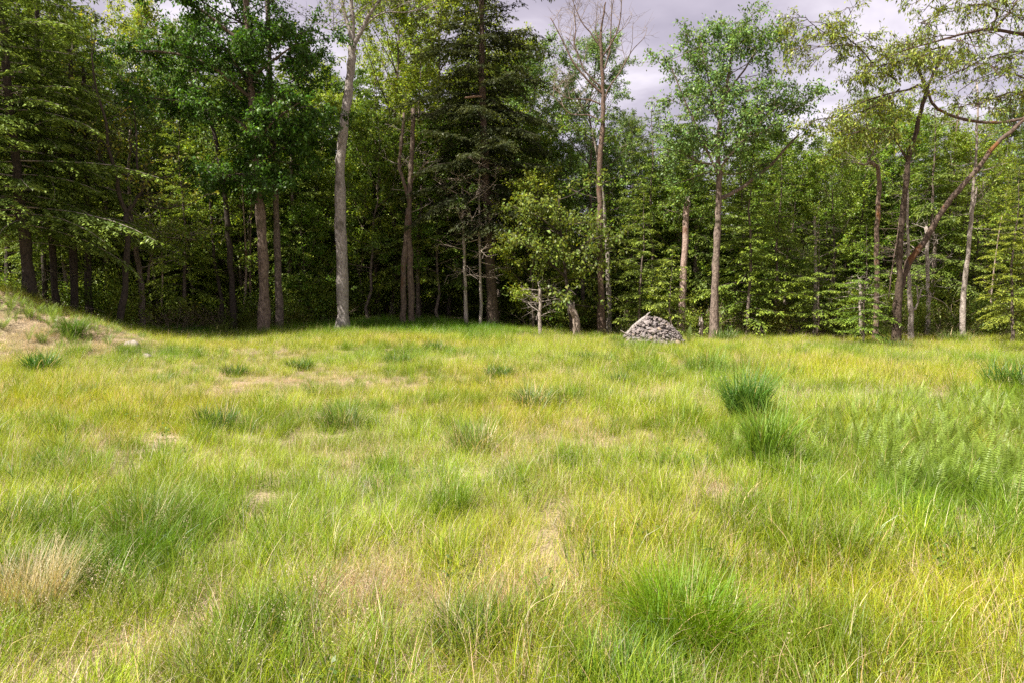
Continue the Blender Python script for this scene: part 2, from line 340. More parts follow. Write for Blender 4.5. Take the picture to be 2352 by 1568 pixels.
# ------------------------------------------------------------------ tree kinds
G1 = (.125, .20, .026); G2 = (.19, .26, .030); G3 = (.105, .175, .040); G4 = (.15, .21, .028)
PARTS['broad_tall'] = (*make_decid(1, 15.5, 5.0, 4.2, 26, .14, 9, G2, .15, lvl3=5), M_LEAF)
PARTS['broad_round'] = (*make_decid(2, 14, 4.6, 4.6, 26, .135, 10, G3, .16, lvl3=5), M_LEAF)
PARTS['broad_mid'] = (*make_decid(3, 10.5, 2.6, 3.2, 22, .13, 9, G1, .09, lvl3=5), M_LEAF)
PARTS['broad_low'] = (*make_decid(4, 6.5, .9, 2.5, 20, .14, 9, G2, .055, lvl3=4), M_LEAF)
PARTS['bush'] = (*make_decid(5, 2.6, .2, 1.35, 12, .15, 6, G1, .025, lvl3=4, dead=2), M_LEAF)
PARTS['hem_tall'] = (*make_hemlock(11, 16.5, 3.4, 3.6, 84, .17), M_NEEDLE)
PARTS['hem_mid'] = (*make_hemlock(12, 12.0, 1.6, 3.0, 70, .12, dead=8), M_NEEDLE)
PARTS['hem_low'] = (*make_hemlock(13, 7.5, .7, 2.4, 54, .075, dead=4, tip=(.27, .34, .05)), M_NEEDLE)
PARTS['hem_small'] = (*make_hemlock(14, 3.8, .3, 1.5, 34, .04, dead=2, tip=(.27, .34, .05)), M_NEEDLE)
def bare(seed, H, tr, nb=22):
    r = np.random.default_rng(seed); t = MB(); w = MB(); tp = curve((0, 0, -.2), (r.normal(0, .04), r.normal(0, .04), 1), H, 10, .1, .025, r); t.tube(tp, np.linspace(tr, tr * .25, 11), 8, rough=.06)
    for i in range(nb):
        p, d = along(tp, r.uniform(.15, .97)); az = r.uniform(0, 6.28); b = curve(p, (math.cos(az), math.sin(az), r.uniform(-.1, .6)), r.uniform(.4, 1.6), 5, .1, .2, r); w.tube(b, np.linspace(.013, .003, 6), 4, cap=False)
        for q in range(4):
            p3, d3 = along(b, r.uniform(.2, .95)); w.tube(curve(p3, nrm(d3 + perp(d3, r)), r.uniform(.2, .7), 2, .1, .2, r), [.006, .004, .002], 3, cap=False)
    return t.mesh('trunk'), w.mesh('branches'), None, None
PARTS['bare_a'] = bare(21, 8.5, .075); PARTS['bare_b'] = bare(22, 6.5, .055); PARTS['bare_c'] = bare(23, 11, .10, 14)

# ------------------------------------------------------------------ hero trees drawn from the photograph
def hero(name, label, cat, Y, trunks, limbs=(), leafy=None, seed=0, bark=M_BARK, twigmat=None, extra=None, tint=(1, 1, 1), bt=(1, 1, 1), nominal=True):
    """trunks/limbs: (list of (px, py), w0 px, w1 px[, depth shift at the end]); the first trunk stands on the ground"""
    r = np.random.default_rng(seed); px0 = trunks[0][0][0]
    x0 = at(px0[0], px0[1], Y)[0]; z0 = float(height(x0, Y)); t = thing(name, label, cat, (x0, Y, z0)); base = np.array([x0, Y, z0]); sc = Y / F
    def path3(item, ground=False):
        pp = item[0]; dz = item[3] if len(item) > 3 else 0.0; sh = item[4] if len(item) > 4 else 0.0
        P = np.array([at(p[0], p[1], Y + sh + dz * i / max(len(pp) - 1, 1)) for i, p in enumerate(pp)])
        if ground: P[0] = [x0, Y, z0 - .15]
        # refine
        n = len(P); q = np.linspace(0, n - 1, (n - 1) * 4 + 1); out = []
        for s in q:
            i = min(int(s), n - 2); f = s - i; a = P[max(i - 1, 0)]; b = P[i]; c = P[i + 1]; d = P[min(i + 2, n - 1)]
            out.append(.5 * ((2 * b) + (c - a) * f + (2 * a - 5 * b + 4 * c - d) * f * f + (3 * b - 3 * c + d - a) * f ** 3))
        return np.array(out) - base
    paths = []
    for k, it in enumerate(trunks):
        P = path3(it, k == 0 or (len(it) > 5)); n = len(P); rad = np.linspace(it[1], it[2], n) * sc / 2
        if k == 0: rad = rad * (1 + .55 * np.exp(-np.arange(n) / 1.1))
        rad = rad * (1 + .07 * np.sin(np.arange(n) * 1.9 + seed) + r.normal(0, .05, n)); P = P + r.normal(0, .014, P.shape); mb = MB(); mb.tube(P, rad, 12, rough=.05, seed=seed + k); obj('trunk', mb, bark, t, color=bt); paths.append((P, rad))
    lp = []
    for k, it in enumerate(limbs):
        P = path3(it); n = len(P); rad = np.linspace(it[1], it[2], n) * sc / 2; mb = MB(); mb.tube(P + r.normal(0, .006, P.shape), rad, 7, rough=.05, seed=seed + 50 + k); obj('limb', mb, bark, t, color=bt); lp.append((P, rad))
    tw, segs = MB(), []
    return t, base, paths, lp, tw, segs, r
def finish(t, tw, segs, r, leaf=None, twmat=M_BARK, mat=None, tint=(1, 1, 1), clumpv=.25, bt=(1, 1, 1)):
    if tw.n: obj('twigs', tw, twmat, t, kind='stuff', color=bt)
    if leaf and segs:
        A = np.array([s[0] for s in segs]); B = np.array([s[1] for s in segs]); mb = MB()
        leaves(mb, A, B, leaf['cnt'], leaf['L'], leaf.get('W', .5), leaf.get('spread', .06), r, leaf['col'], leaf.get('var', .24), leaf.get('droop', .35), clump=np.exp(r.normal(0, clumpv, len(A))))
        obj('crown', mb, mat or M_LEAF, t, color=tint, kind='stuff')
def fan(P, rad, n1, ln, r, tw, segs, s0=.3, s1=1.0, up=.3, el=(.1, .7), lvl3=4, n2=None, az=None, l2=.45, flat=.45, l3=.5, zfac=None):
    """limbs sprouting from a trunk path, with twigs"""
    for i in range(n1):
        f = (i + r.uniform(.2, .8)) / n1; s = s0 + (s1 - s0) * f; p, d = along(P, min(s, .999)); a = i * 2.4 + r.uniform(-.4, .4) if az is None else r.uniform(*az); e_ = r.uniform(*el)
        lx = ln(f) if callable(ln) else ln; lx *= r.uniform(.7, 1.2)
        b = curve(p, (math.cos(a) * math.cos(e_), math.sin(a) * math.cos(e_), math.sin(e_)), lx, 6, up, .09, r)
        r0 = max(min(rad[min(int(s * (len(rad) - 1)), len(rad) - 1)] * .5, lx * .014), .012); tw.tube(b, np.linspace(r0, .008, 7), 5, cap=False)
        branch_out(b, r0, lx * l2, n2 or int(3 + lx * 1.6), r, tw, segs, lvl3, .15, flat=flat, l3=l3)

def hem_fan(P, n, Lm, r, tw, nb, s0, s1, rise=.1, power=.6, dens=1.0, col=(.075, .115, .026), tip=(.21, .26, .045), az=None, ragged=.45, nl=.13):
    for i in range(n):
        f = (i + r.uniform(0, 1)) / n; p, _ = along(P, s0 + (s1 - s0) * f); a = i * 2.4 + r.uniform(-.6, .6) if az is None else r.uniform(*az)
        ln = Lm * ((1 - f) ** power * .9 + .1) * r.uniform(1 - ragged, 1.1); hem_branch(p, a, ln, r, tw, nb, rise + .35 * f, col, dens, nl, .008 + ln * .005, tip)

# A: two big hemlocks on the far left
for (pth, w, Y, sd, lab, n, Lm) in (
    ([(72, 705), (58, 560), (42, 420), (22, 240), (5, 60), (-8, -120)], 25, 20.5, 31, 'thick dark hemlock trunk behind the grassy bank, first big one from the left edge', 96, 4.2),
    ([(132, 712), (116, 540), (98, 300), (88, 120), (80, -150)], 15, 22.5, 32, 'slimmer dark hemlock just right of the thick one behind the bank', 96, 3.8)):
    t, base, ps, lp, tw, segs, r = hero('hemlock_tree', lab, 'hemlock tree', Y, [(pth, w, w * .45)], seed=sd, bark=M_BARKD)
    nb = MB(); P = ps[0][0]; hem_fan(P, n, Lm, r, tw, nb, .26, 1.0, .0, .35, 1.1, col=(.095, .15, .030), tip=(.27, .36, .06))
    for q in range(14):
        p, _ = along(P, r.uniform(.05, .35)); a = r.uniform(0, 6.28); tw.tube(curve(p, (math.cos(a), math.sin(a), r.uniform(-.3, .2)), r.uniform(.6, 1.8), 5, -.1, .15, r), np.linspace(.012, .004, 6), 3, cap=False)
    obj('twigs', tw, M_DEAD, t, kind='stuff'); obj('crown', nb, M_NEEDLE, t, kind='stuff')
for i, (px, py, Y, w, lean, lab) in enumerate(((170, 715, 22.8, 17, -6, 'dark bare trunk with a mossy left edge, third big trunk behind the bank'), (204, 735, 23.6, 15, -8, 'brown trunk at the right foot of the bank, beside the mossy one'),
                                  (18, 690, 24, 13, -8, 'dim trunk at the very left edge, seen over the bank'), (103, 700, 25, 12, -10, 'thin dim trunk between the two left hemlocks'))):
    t, base, ps, lp, tw, segs, r = hero('forest_tree', lab, 'tree', Y, [([(px, py), (px + lean * .4, py - 170), (px + lean, py - 380), (px + lean * 1.6, py - 600)], w, w * .5)], seed=40 + i, bark=M_BARKD)
    nb = MB(); hem_fan(ps[0][0], 26, 1.9, r, tw, nb, .58, 1.0, .0, .4, .9); obj('twigs', tw, M_DEAD, t, kind='stuff'); obj('crown', nb, M_NEEDLE, t, kind='stuff')

# C: black forked tree
t, base, ps, lp, tw, segs, r = hero('forked_tree', 'thin black forked tree with few leaves beside the small pale boulder', 'tree', 22.2,
    [([(272, 778), (284, 680), (292, 580), (290, 488)], 15, 12)],
    [([(290, 490), (272, 440), (268, 400), (250, 345), (243, 280), (222, 210), (210, 120)], 10, 3, -1.0), ([(290, 490), (312, 462), (334, 425), (352, 412), (400, 405)], 8.5, 2.5, .8),
     ([(334, 425), (318, 395), (314, 350), (313, 300), (300, 220)], 6.5, 2, .5), ([(268, 400), (235, 372), (190, 352)], 4, 1.5), ([(334, 470), (370, 480), (440, 470)], 3.5, 1.5)], seed=51, bark=M_BARKD)
for P, rad in lp: fan(P, rad, 6, 1.2, r, tw, segs, .25, 1, .4, (0, .7), 3, n2=3, l3=.35)
finish(t, tw, segs, r, dict(cnt=1, L=.13, col=(.24, .24, .03)), M_BARKD, bt=(1, 1, 1))
# D
t, base, ps, lp, tw, segs, r = hero('birch_like_tree', 'crooked brown trunk right of the black forked tree, lit on one side', 'tree', 25,
    [([(325, 755), (326, 690), (322, 640), (308, 540), (302, 500), (296, 400), (300, 300)], 15, 5)], [([(340, 650), (345, 600), (356, 565), (372, 520)], 6, 2), ([(306, 560), (340, 545), (400, 548), (450, 552)], 4, 1.5)], seed=52, bark=M_BARK)
for P, rad in lp + ps: fan(P, rad, 8, 1.4, r, tw, segs, .35, 1, .1, (0, .5), 4, n2=4)
finish(t, tw, segs, r, dict(cnt=3, L=.14, col=G2), M_DEAD)
# F, G slender curved trunks under the maple
t, base, ps, lp, tw, segs, r = hero('slender_tree', 'slender dark trunk curving left as it rises under the dark maple', 'tree', 26.5,
    [([(540, 752), (532, 640), (524, 540), (512, 420), (494, 320), (476, 260), (455, 190), (440, 60)], 14, 5)], seed=53, bark=M_BARKD)
fan(ps[0][0], ps[0][1], 12, 1.8, r, tw, segs, .5, 1, .2, (0, .6), 4); finish(t, tw, segs, r, dict(cnt=5, L=.14, col=G3), M_BARKD)
t, base, ps, lp, tw, segs, r = hero('slender_tree', 'thinnest dark trunk leaning left, left of the curving slender one', 'tree', 27,
    [([(515, 752), (504, 660), (492, 590), (484, 480), (478, 380)], 9, 4)], seed=54, bark=M_BARKD)
fan(ps[0][0], ps[0][1], 12, 1.5, r, tw, segs, .35, 1, .2, (0, .6), 4); finish(t, tw, segs, r, dict(cnt=5, L=.14, col=G2), M_BARKD)

# H: the big dark maple
t, base, ps, lp, tw, segs, r = hero('maple_tree', 'big dark green maple with dense overhanging crown and speckled brown trunk', 'tree', 25.0,
    [([(605, 755), (606, 640), (600, 520), (592, 400), (584, 300), (575, 180), (566, 40), (560, -160)], 25, 11)],
    [([(584, 310), (520, 262), (430, 235), (330, 225)], 8, 2, -1), ([(580, 230), (480, 150), (380, 120), (300, 120)], 9, 2, -1.5), ([(575, 180), (640, 130), (680, 100)], 8, 2, -.6), ([(570, 110), (470, 30), (400, -10), (340, -20)], 9, 2, -1),
     ([(590, 380), (640, 345), (690, 330)], 6, 2, .5), ([(586, 330), (640, 270), (690, 235)], 7, 2, -1), ([(592, 420), (550, 400), (520, 405)], 4, 1.5, -.5)], seed=61, bark=M_BARK, bt=(1.05, 1.0, .95))
for P, rad in lp: fan(P, rad, 9, 1.6, r, tw, segs, .2, 1, .0, (-.35, .3), 5, flat=.3)
P, rad = ps[0]
fan(P, rad, 24, lambda f: 2.6, r, tw, segs, .66, 1.0, .15, (-.2, .5), 5, flat=.35)
fan(P, rad, 5, .9, r, tw, segs, .42, .62, -.3, (-.5, .1), 5)
finish(t, tw, segs, r, dict(cnt=8, L=.14, W=.55, col=(.055, .125, .013), droop=.6), M_BARKD)
# H2
t, base, ps, lp, tw, segs, r = hero('maple_tree', 'straight narrower maple trunk just right of the speckled maple trunk', 'tree', 26.3,
    [([(643, 748), (638, 600), (632, 430), (627, 300), (620, 150), (612, -100)], 17, 8)], seed=62, bark=M_BARK)
fan(ps[0][0], ps[0][1], 22, lambda f: 1.7, r, tw, segs, .5, 1.0, .15, (-.25, .45), 5, flat=.35)
finish(t, tw, segs, r, dict(cnt=7, L=.14, W=.6, col=(.050, .120, .013), droop=.6), M_BARKD)

# I: grey trunk
t, base, ps, lp, tw, segs, r = hero('grey_tree', 'tall pale grey trunk with flared foot standing at the edge of the shaded grass', 'tree', 25.6,
    [([(788, 760), (786, 650), (782, 520), (780, 410), (785, 330), (797, 230), (806, 150), (810, 100)], 27, 16)],
    [([(809, 105), (800, 60), (788, 20), (778, -30), (760, -90)], 10, 5), ([(810, 105), (810, 50), (806, -20), (812, -120)], 12, 6), ([(811, 108), (832, 68), (850, 30), (880, -10), (900, -60)], 11, 5),
     ([(835, 60), (880, 30), (940, 28), (1010, 12)], 4, 1.5), ([(798, 60), (770, 70), (735, 62)], 4, 1.5)], seed=63, bark=M_BARKG)
for P, rad in lp: fan(P, rad, 7, 1.6, r, tw, segs, .3, 1, .2, (0, .9), 3, n2=5, l3=.5)
finish(t, tw, segs, r, dict(cnt=1, L=.13, col=G2), M_BARKG)
# J: twin trunks with snag tops
t, base, ps, lp, tw, segs, r = hero('twin_trunk_tree', 'twin brown trunks forking high into a broken bare top, right of the grey trunk', 'tree', 27.5,
    [([(946, 745), (944, 660), (940, 560), (940, 470), (943, 400), (947, 330), (949, 250)], 15, 9), ([(925, 745), (927, 640), (932, 560), (938, 480)], 14, 12, 0, 0)],
    [([(941, 470), (928, 420), (917, 380), (922, 330), (928, 260)], 9, 6), ([(946, 420), (965, 390), (985, 370)], 4, 2)], seed=64, bark=M_BARKM, bt=(1.0, .97, .92))
for P, rad in ps[:1] + lp: fan(P, rad, 6, .9, r, tw, segs, .4, 1, .2, (0, .9), 2, n2=3, l3=.3)
finish(t, tw, segs, r, None, M_DEAD)
# K: two thin pale saplings with grey dead twigs
for sd, pth, w, lab in ((65, [(1071, 748), (1068, 650), (1063, 520), (1062, 420)], 9, 'thin pale leafless sapling, left one of the pair in the middle of the edge'),
                        (66, [(1104, 748), (1103, 620), (1101, 500), (1100, 380)], 7, 'thin grey sapling with a tangle of dead twigs on top, right of the pair')):
    t, base, ps, lp, tw, segs, r = hero('dead_sapling', lab, 'sapling', 27.8, [(pth, w, 4)], seed=sd, bark=M_BARKP)
    fan(ps[0][0], ps[0][1], 16, 1.2, r, tw, segs, .35, 1, .1, (-.3, .5), 4, n2=5, l3=.4); finish(t, tw, segs, r, None, M_DEAD, bt=(1.5, 1.45, 1.4))
# L: big central hemlock
t, base, ps, lp, tw, segs, r = hero('hemlock_tree', 'tallest dark hemlock in the centre with flat layered boughs against the sky', 'hemlock tree', 28.5,
    [([(1135, 748), (1128, 640), (1120, 500), (1113, 350), (1108, 200), (1106, 60), (1108, -150)], 25, 9)], seed=67, bark=M_BARK, bt=(.8, .75, .7))
nb = MB(); P = ps[0][0]
hem_fan(P, 112, 3.5, r, tw, nb, .30, 1.0, -.02, .12, 1.25, col=(.038, .050, .022), tip=(.085, .095, .03), ragged=.5)
obj('twigs', tw, M_BARKD, t, kind='stuff'); obj('crown', nb, M_NEEDLE, t, kind='stuff')
mb = MB(); mb.tube(np.array([at(1106, 222, 28.3), at(1085, 223, 28.0), at(1068, 225, 27.8)]) - base, [.035, .045, .03], 8, rough=.2); obj('broken_bough', mb, bark_mat('torn_wood', (.35, .19, .10), (.5, .38, .28)), t)
# M: small yellow-green tree
t, base, ps, lp, tw, segs, r = hero('small_leafy_tree', 'low yellow-green tree with large leaves left of the tall dead tree', 'tree', 25.4,
    [([(1318, 750), (1306, 690), (1298, 620), (1290, 540), (1282, 450)], 11, 4)], [([(1300, 640), (1250, 590), (1210, 560)], 5, 2, -.7), ([(1296, 600), (1345, 560), (1390, 540)], 5, 2, -.7), ([(1290, 540), (1240, 500), (1215, 490)], 4, 2)], seed=68, bark=M_BARKD)
fan(ps[0][0], ps[0][1], 14, 1.8, r, tw, segs, .2, 1, .1, (-.2, .6), 4, flat=.4)
for P, rad in lp: fan(P, rad, 8, 1.0, r, tw, segs, .2, 1, .1, (-.3, .5), 5, flat=.4)
finish(t, tw, segs, r, dict(cnt=3, L=.15, W=.6, col=(.14, .185, .026), droop=.8), M_BARKD)
# N: tall dead tree
t, base, ps, lp, tw, segs, r = hero('dead_tree', 'tall dead tree with reddish trunk and bare branches fanning against the sky', 'dead tree', 26.0,
    [([(1384, 758), (1380, 640), (1377, 500), (1378, 370), (1385, 270), (1385, 200), (1380, 110), (1382, 60), (1390, 5)], 17, 3)],
    [([(1384, 215), (1350, 185), (1315, 140), (1290, 90), (1265, 42)], 5.5, 2), ([(1384, 205), (1345, 165), (1325, 120), (1300, 85)], 4.5, 1.5), ([(1318, 105), (1322, 70), (1320, 35)], 3, 1.8),
     ([(1386, 235), (1400, 200), (1425, 165), (1450, 120), (1480, 88)], 4.5, 1.2), ([(1384, 130), (1410, 90), (1425, 40), (1428, -30)], 4.5, 1.5), ([(1380, 110), (1355, 75), (1330, 40), (1312, -10)], 4, 1.2),
     ([(1388, 160), (1402, 110), (1404, 40), (1412, -20)], 4, 1.5), ([(1380, 240), (1350, 230), (1300, 225), (1270, 200)], 4, 1.5), ([(1380, 280), (1350, 265), (1310, 262), (1285, 235), (1262, 215)], 3.5, 1.5), ([(1380, 105), (1372, 85), (1366, 62)], 4, 2)], seed=69, bark=M_BARKM, bt=(1.05, .95, .9))
for P, rad in lp: fan(P, rad, 4, 1.0, r, tw, segs, .35, 1, .6, (.5, 1.3), 3, n2=4, l3=.45)
finish(t, tw, segs, r, None, M_DEAD, bt=(.8, .75, .72))
t, base, ps, lp, tw, segs, r = hero('grey_pole_tree', 'grey slim trunk standing right behind the reddish dead trunk', 'tree', 27.0, [([(1400, 757), (1398, 660), (1392, 540), (1380, 420), (1362, 300)], 12, 6)], seed=70, bark=M_BARKP, bt=(.85, .85, .85))
fan(ps[0][0], ps[0][1], 10, 1.4, r, tw, segs, .4, 1, .2, (0, .6), 4); finish(t, tw, segs, r, dict(cnt=5, L=.14, col=G1))
# O: stump
def stump(name, label, px, py, Y, pth, w0, w1, seed):
    t, base, ps, lp, tw, segs, r = hero(name, label, 'stump', Y, [(pth, w0, w1)], seed=seed, bark=M_BARKP, bt=(.85, .8, .75))
    P, rad = ps[0]; k = 7
    for q in range(k):
        a = q * 2 * math.pi / k; b0 = P[-1] + np.array([math.cos(a), math.sin(a), 0]) * rad[-1] * .8; mb = MB()
        mb.tube([b0 - np.array([0, 0, .15]), b0 + np.array([0, 0, r.uniform(.04, .22)])], [rad[-1] * .4, .006], 4); obj('splinter', mb, M_BARKP, t)
stump('broken_stump', 'pale broken stump leaning left at the foot of the low leafy tree', 1328, 757, 24.9, [(1328, 760), (1322, 735), (1312, 704)], 17, 15, 71)
stump('broken_stump', 'small rotten stump with jagged top between the stone pile and the straight trunk', 1612, 757, 24.2, [(1612, 765), (1611, 750), (1610, 738)], 9, 8, 72)
# Q: right maple
t, base, ps, lp, tw, segs, r = hero('round_maple_tree', 'open round-crowned tree with straight speckled trunk right of the stone pile', 'tree', 24.0,
    [([(1640, 758), (1642, 660), (1646, 560), (1650, 470), (1652, 400), (1650, 320), (1662, 230), (1680, 140), (1700, 70)], 19, 4)],
    [([(1656, 455), (1690, 440), (1730, 412), (1775, 375), (1812, 333), (1835, 310)], 10, 4, .6), ([(1650, 400), (1620, 340), (1590, 270), (1560, 200), (1530, 130)], 6, 2, -.6), ([(1652, 390), (1700, 330), (1750, 280), (1790, 240)], 5, 2, -1),
     ([(1655, 300), (1635, 220), (1620, 150), (1610, 100)], 5, 2, .6), ([(1665, 220), (1710, 160), (1745, 100), (1752, 70)], 5, 2, -.4), ([(1650, 380), (1600, 370), (1550, 340)], 5, 2, .8), ([(1700, 320), (1770, 290), (1815, 230)], 4, 2, .5)], seed=73, bark=M_BARK, bt=(1.15, 1.12, 1.1))
for P, rad in lp[1:]: fan(P, rad, 9, 1.25, r, tw, segs, .2, 1, .2, (-.2, .7), 5, flat=.6)
fan(lp[0][0], lp[0][1], 3, .8, r, tw, segs, .8, 1, .3, (0, .8), 4)
fan(ps[0][0], ps[0][1], 20, lambda f: 2.0 * (1 - .6 * f), r, tw, segs, .48, 1.0, .2, (-.1, .7), 5)
finish(t, tw, segs, r, dict(cnt=6, L=.13, W=.5, col=(.14, .235, .06), droop=.5), clumpv=.25)
# P: sage crown behind the dead tree
PARTS['sage'] = (*make_decid(77, 18.5, 7.5, 4.4, 30, .145, 9, (.15, .235, .07), .17, lvl3=5), M_LEAF)
x = at(1345, 700, 32)[0]; put_tree('sage', x, 31, 'sage green round crown standing behind the tall dead tree', name='round_crown_tree', rz=1.0, s=(at(1345, 75, 31)[2]) / 19.3)
x = at(1440, 700, 34)[0]; put_tree('sage', x, 34, 'lower green crown to the right of the dead tree, in front of the sky gap', name='round_crown_tree', rz=3.0, s=(at(1440, 260, 34)[2]) / 19.3, tint=(1.0, .95, .8))
# R: snag
t, base, ps, lp, tw, segs, r = hero('broken_snag', 'broken pinkish snag with snapped top behind the stone pile', 'dead tree', 26.5, [([(1566, 752), (1568, 660), (1574, 560), (1579, 462)], 17, 12)], seed=74, bark=M_BARKP, bt=(1.0, .85, .8))
P, rad = ps[0]
for q in range(6):
    a = q * 1.05; b0 = P[-1] + np.array([math.cos(a), math.sin(a), 0]) * rad[-1] * .7; mb = MB(); mb.tube([b0 - np.array([0, 0, .2]), b0 + np.array([0, 0, r.uniform(.05, .35)])], [.05, .006], 4); obj('splinter', mb, M_BARKP, t)
fan(P, rad, 5, 1.0, r, tw, segs, .8, 1, .2, (-.2, .5), 4); finish(t, tw, segs, r, dict(cnt=6, L=.13, col=G1))
# S: leaning rusty trunk and its neighbour
LEAFR = dict(cnt=3, L=.13, W=.36, col=(.19, .235, .030), droop=1.0, spread=.04)
t, base, ps, lp, tw, segs, r = hero('leaning_tree', 'leaning trunk with rusty orange patches bending out to the right edge', 'tree', 22.6,
    [([(2058, 770), (2062, 700), (2070, 650), (2094, 592), (2122, 560), (2156, 498), (2200, 440), (2248, 385), (2285, 335), (2362, 268), (2440, 215)], 18, 7)],
    [([(2360, 270), (2300, 282), (2230, 278), (2175, 262), (2142, 238), (2131, 208)], 7, 6)], seed=75, bark=M_BARKO, bt=(.95, .88, .82))
finish(t, tw, segs, r, None)
t, base, ps, lp, tw, segs, r = hero('drooping_tree', 'dark slender tree with drooping sparse sprays, left of the leaning trunk', 'tree', 22.2,
    [([(2058, 770), (2066, 660), (2068, 560), (2078, 450), (2087, 370), (2104, 300), (2124, 225), (2128, 205)], 15, 8)],
    [([(2128, 210), (2112, 196), (2088, 206), (2050, 214), (1990, 232), (1940, 250)], 7, 2, -1), ([(2128, 208), (2110, 160), (2092, 125), (2086, 105), (2070, 102)], 7, 2.5, -.3), ([(2130, 205), (2145, 165), (2165, 135), (2168, 112), (2160, 108)], 6, 4),
     ([(2160, 110), (2110, 122), (2070, 140), (2030, 148), (1985, 160)], 4, 1.5, -1), ([(2090, 115), (2050, 122), (2010, 145), (1975, 175)], 4, 1.5, -.6), ([(2060, 185), (2030, 165), (2000, 140), (1975, 110), (1950, 90), (1935, 65), (1960, 20)], 4, 1.5, -.8),
     ([(1972, 108), (1935, 105), (1890, 108), (1850, 104)], 2.5, 1.2, -.6), ([(1948, 88), (1905, 80), (1870, 60), (1850, 40)], 2.5, 1.2), ([(2087, 372), (2060, 330), (2035, 300), (2000, 296), (1950, 310)], 5, 2, -1), ([(2066, 205), (2020, 240), (1960, 262), (1880, 275)], 4, 1.3, -1.3),
     ([(2040, 215), (1990, 258), (1950, 310), (1920, 330)], 3, 1.2, .5)], seed=76, bark=M_BARKD, bt=(1.3, 1.2, 1.1))
for P, rad in lp: fan(P, rad, 8, .95, r, tw, segs, .3, 1, -.5, (-.35, .35), 4, n2=4, flat=.35, l3=.45)
finish(t, tw, segs, r, LEAFR, M_BARKD, bt=(1.5, 1.3, 1.2))
# overhanging boughs from a tree that stands just outside the frame on the right
t, base, ps, lp, tw, segs, r = hero('overhanging_tree', 'boughs with small drooping leaves reaching in at the upper right corner', 'tree', 17.0,
    [([(2560, 800), (2545, 500), (2530, 250), (2520, 50), (2500, -200)], 40, 20)],
    [([(2522, 110), (2430, 85), (2350, 80), (2270, 68), (2200, 82), (2140, 98), (2080, 115)], 10, 2, -2), ([(2275, 68), (2290, 35), (2275, 15), (2240, 12), (2180, 28), (2110, 55)], 5, 1.5, -.8), ([(2285, 66), (2310, 40), (2330, 10), (2350, -20)], 5, 2),
     ([(2520, 60), (2420, 30), (2330, -20), (2220, -30), (2120, -10)], 9, 2, -2), ([(2525, 230), (2440, 200), (2380, 190), (2330, 172), (2270, 150)], 7, 1.5, -1.5), ([(2525, 300), (2430, 270), (2340, 215), (2290, 225), (2230, 250)], 6, 1.5, -1.5), ([(2522, 140), (2420, 120), (2330, 120), (2250, 140), (2210, 165)], 6, 1.5, -1.2)],
    seed=78, bark=M_BARKD, bt=(1.5, 1.3, 1.2))
for P, rad in lp: fan(P, rad, 8, .85, r, tw, segs, .3, 1, -.4, (-.3, .35), 4, n2=4, flat=.35, l3=.35)
finish(t, tw, segs, r, dict(cnt=3, L=.10, W=.36, col=(.16, .205, .030), droop=1.0, spread=.03), M_BARKD, bt=(1.4, 1.2, 1.1))
# T: orange curved snag
t, base, ps, lp, tw, segs, r = hero('hooked_snag', 'orange snag whose pale top hooks to the left', 'dead tree', 23.6, [([(2012, 770), (2014, 620), (2016, 500), (2019, 430), (2018, 392), (2008, 378), (1996, 370)], 11, 8)],
    [([(1998, 372), (1985, 380), (1965, 372)], 5, 2), ([(1992, 372), (2006, 350), (2008, 320)], 4, 2)], seed=79, bark=M_BARKO, bt=(1.5, 1.4, 1.3))
for P, rad in lp: fan(P, rad, 5, .7, r, tw, segs, .3, 1, .2, (0, .9), 3, n2=3)
finish(t, tw, segs, r, None, M_DEAD)
# U: white thin trunks on the right
for sd, Y, pth, w, w1, lb, lab in (
    (80, 24.0, [(1978, 775), (1977, 700), (1975, 640)], 8, 6, [], 'thin whitish trunk among the small hemlocks, left one of the pale poles'),
    (81, 23.6, [(2093, 775), (2091, 700), (2088, 640), (2086, 560), (2084, 430)], 12, 4, [([(2092, 700), (2100, 712), (2108, 695), (2106, 660)], 6, 3), ([(2109, 690), (2116, 665)], 4, 3), ([(2108, 685), (2130, 680), (2170, 698), (2195, 735)], 3, 1)], 'whitish dead pole with a hooked side branch near its foot'),
    (82, 24.8, [(2131, 765), (2132, 680), (2130, 600), (2128, 520)], 10, 7, [], 'dim brown pole in the dark gap right of the leaning trunk'),
    (83, 23.0, [(2210, 768), (2213, 690), (2221, 590), (2233, 480), (2240, 400), (2244, 300), (2246, 190)], 13, 3, [([(2226, 540), (2236, 480), (2244, 430)], 6, 3)], 'pale straight slim tree at the far right with a thin pointed top'),
    (84, 25.5, [(1870, 772), (1872, 690), (1873, 600), (1870, 500)], 8, 5, [], 'thin brown pole inside the light green hemlocks'),
    (85, 25.2, [(1242, 752), (1241, 715), (1240, 660)], 9, 6, [], 'short reddish pole at the left foot of the low leafy tree')):
    t, base, ps, lp, tw, segs, r = hero('pale_pole_tree', lab, 'tree', Y, [(pth, w, w1)], lb, seed=sd, bark=M_BARKP)
    fan(ps[0][0], ps[0][1], 12, .9, r, tw, segs, .4, 1, .0, (-.2, .5), 3, n2=3, l3=.35)
    finish(t, tw, segs, r, dict(cnt=2 if sd == 83 else 0, L=.11, W=.35, col=G2) if sd == 83 else None, M_DEAD)

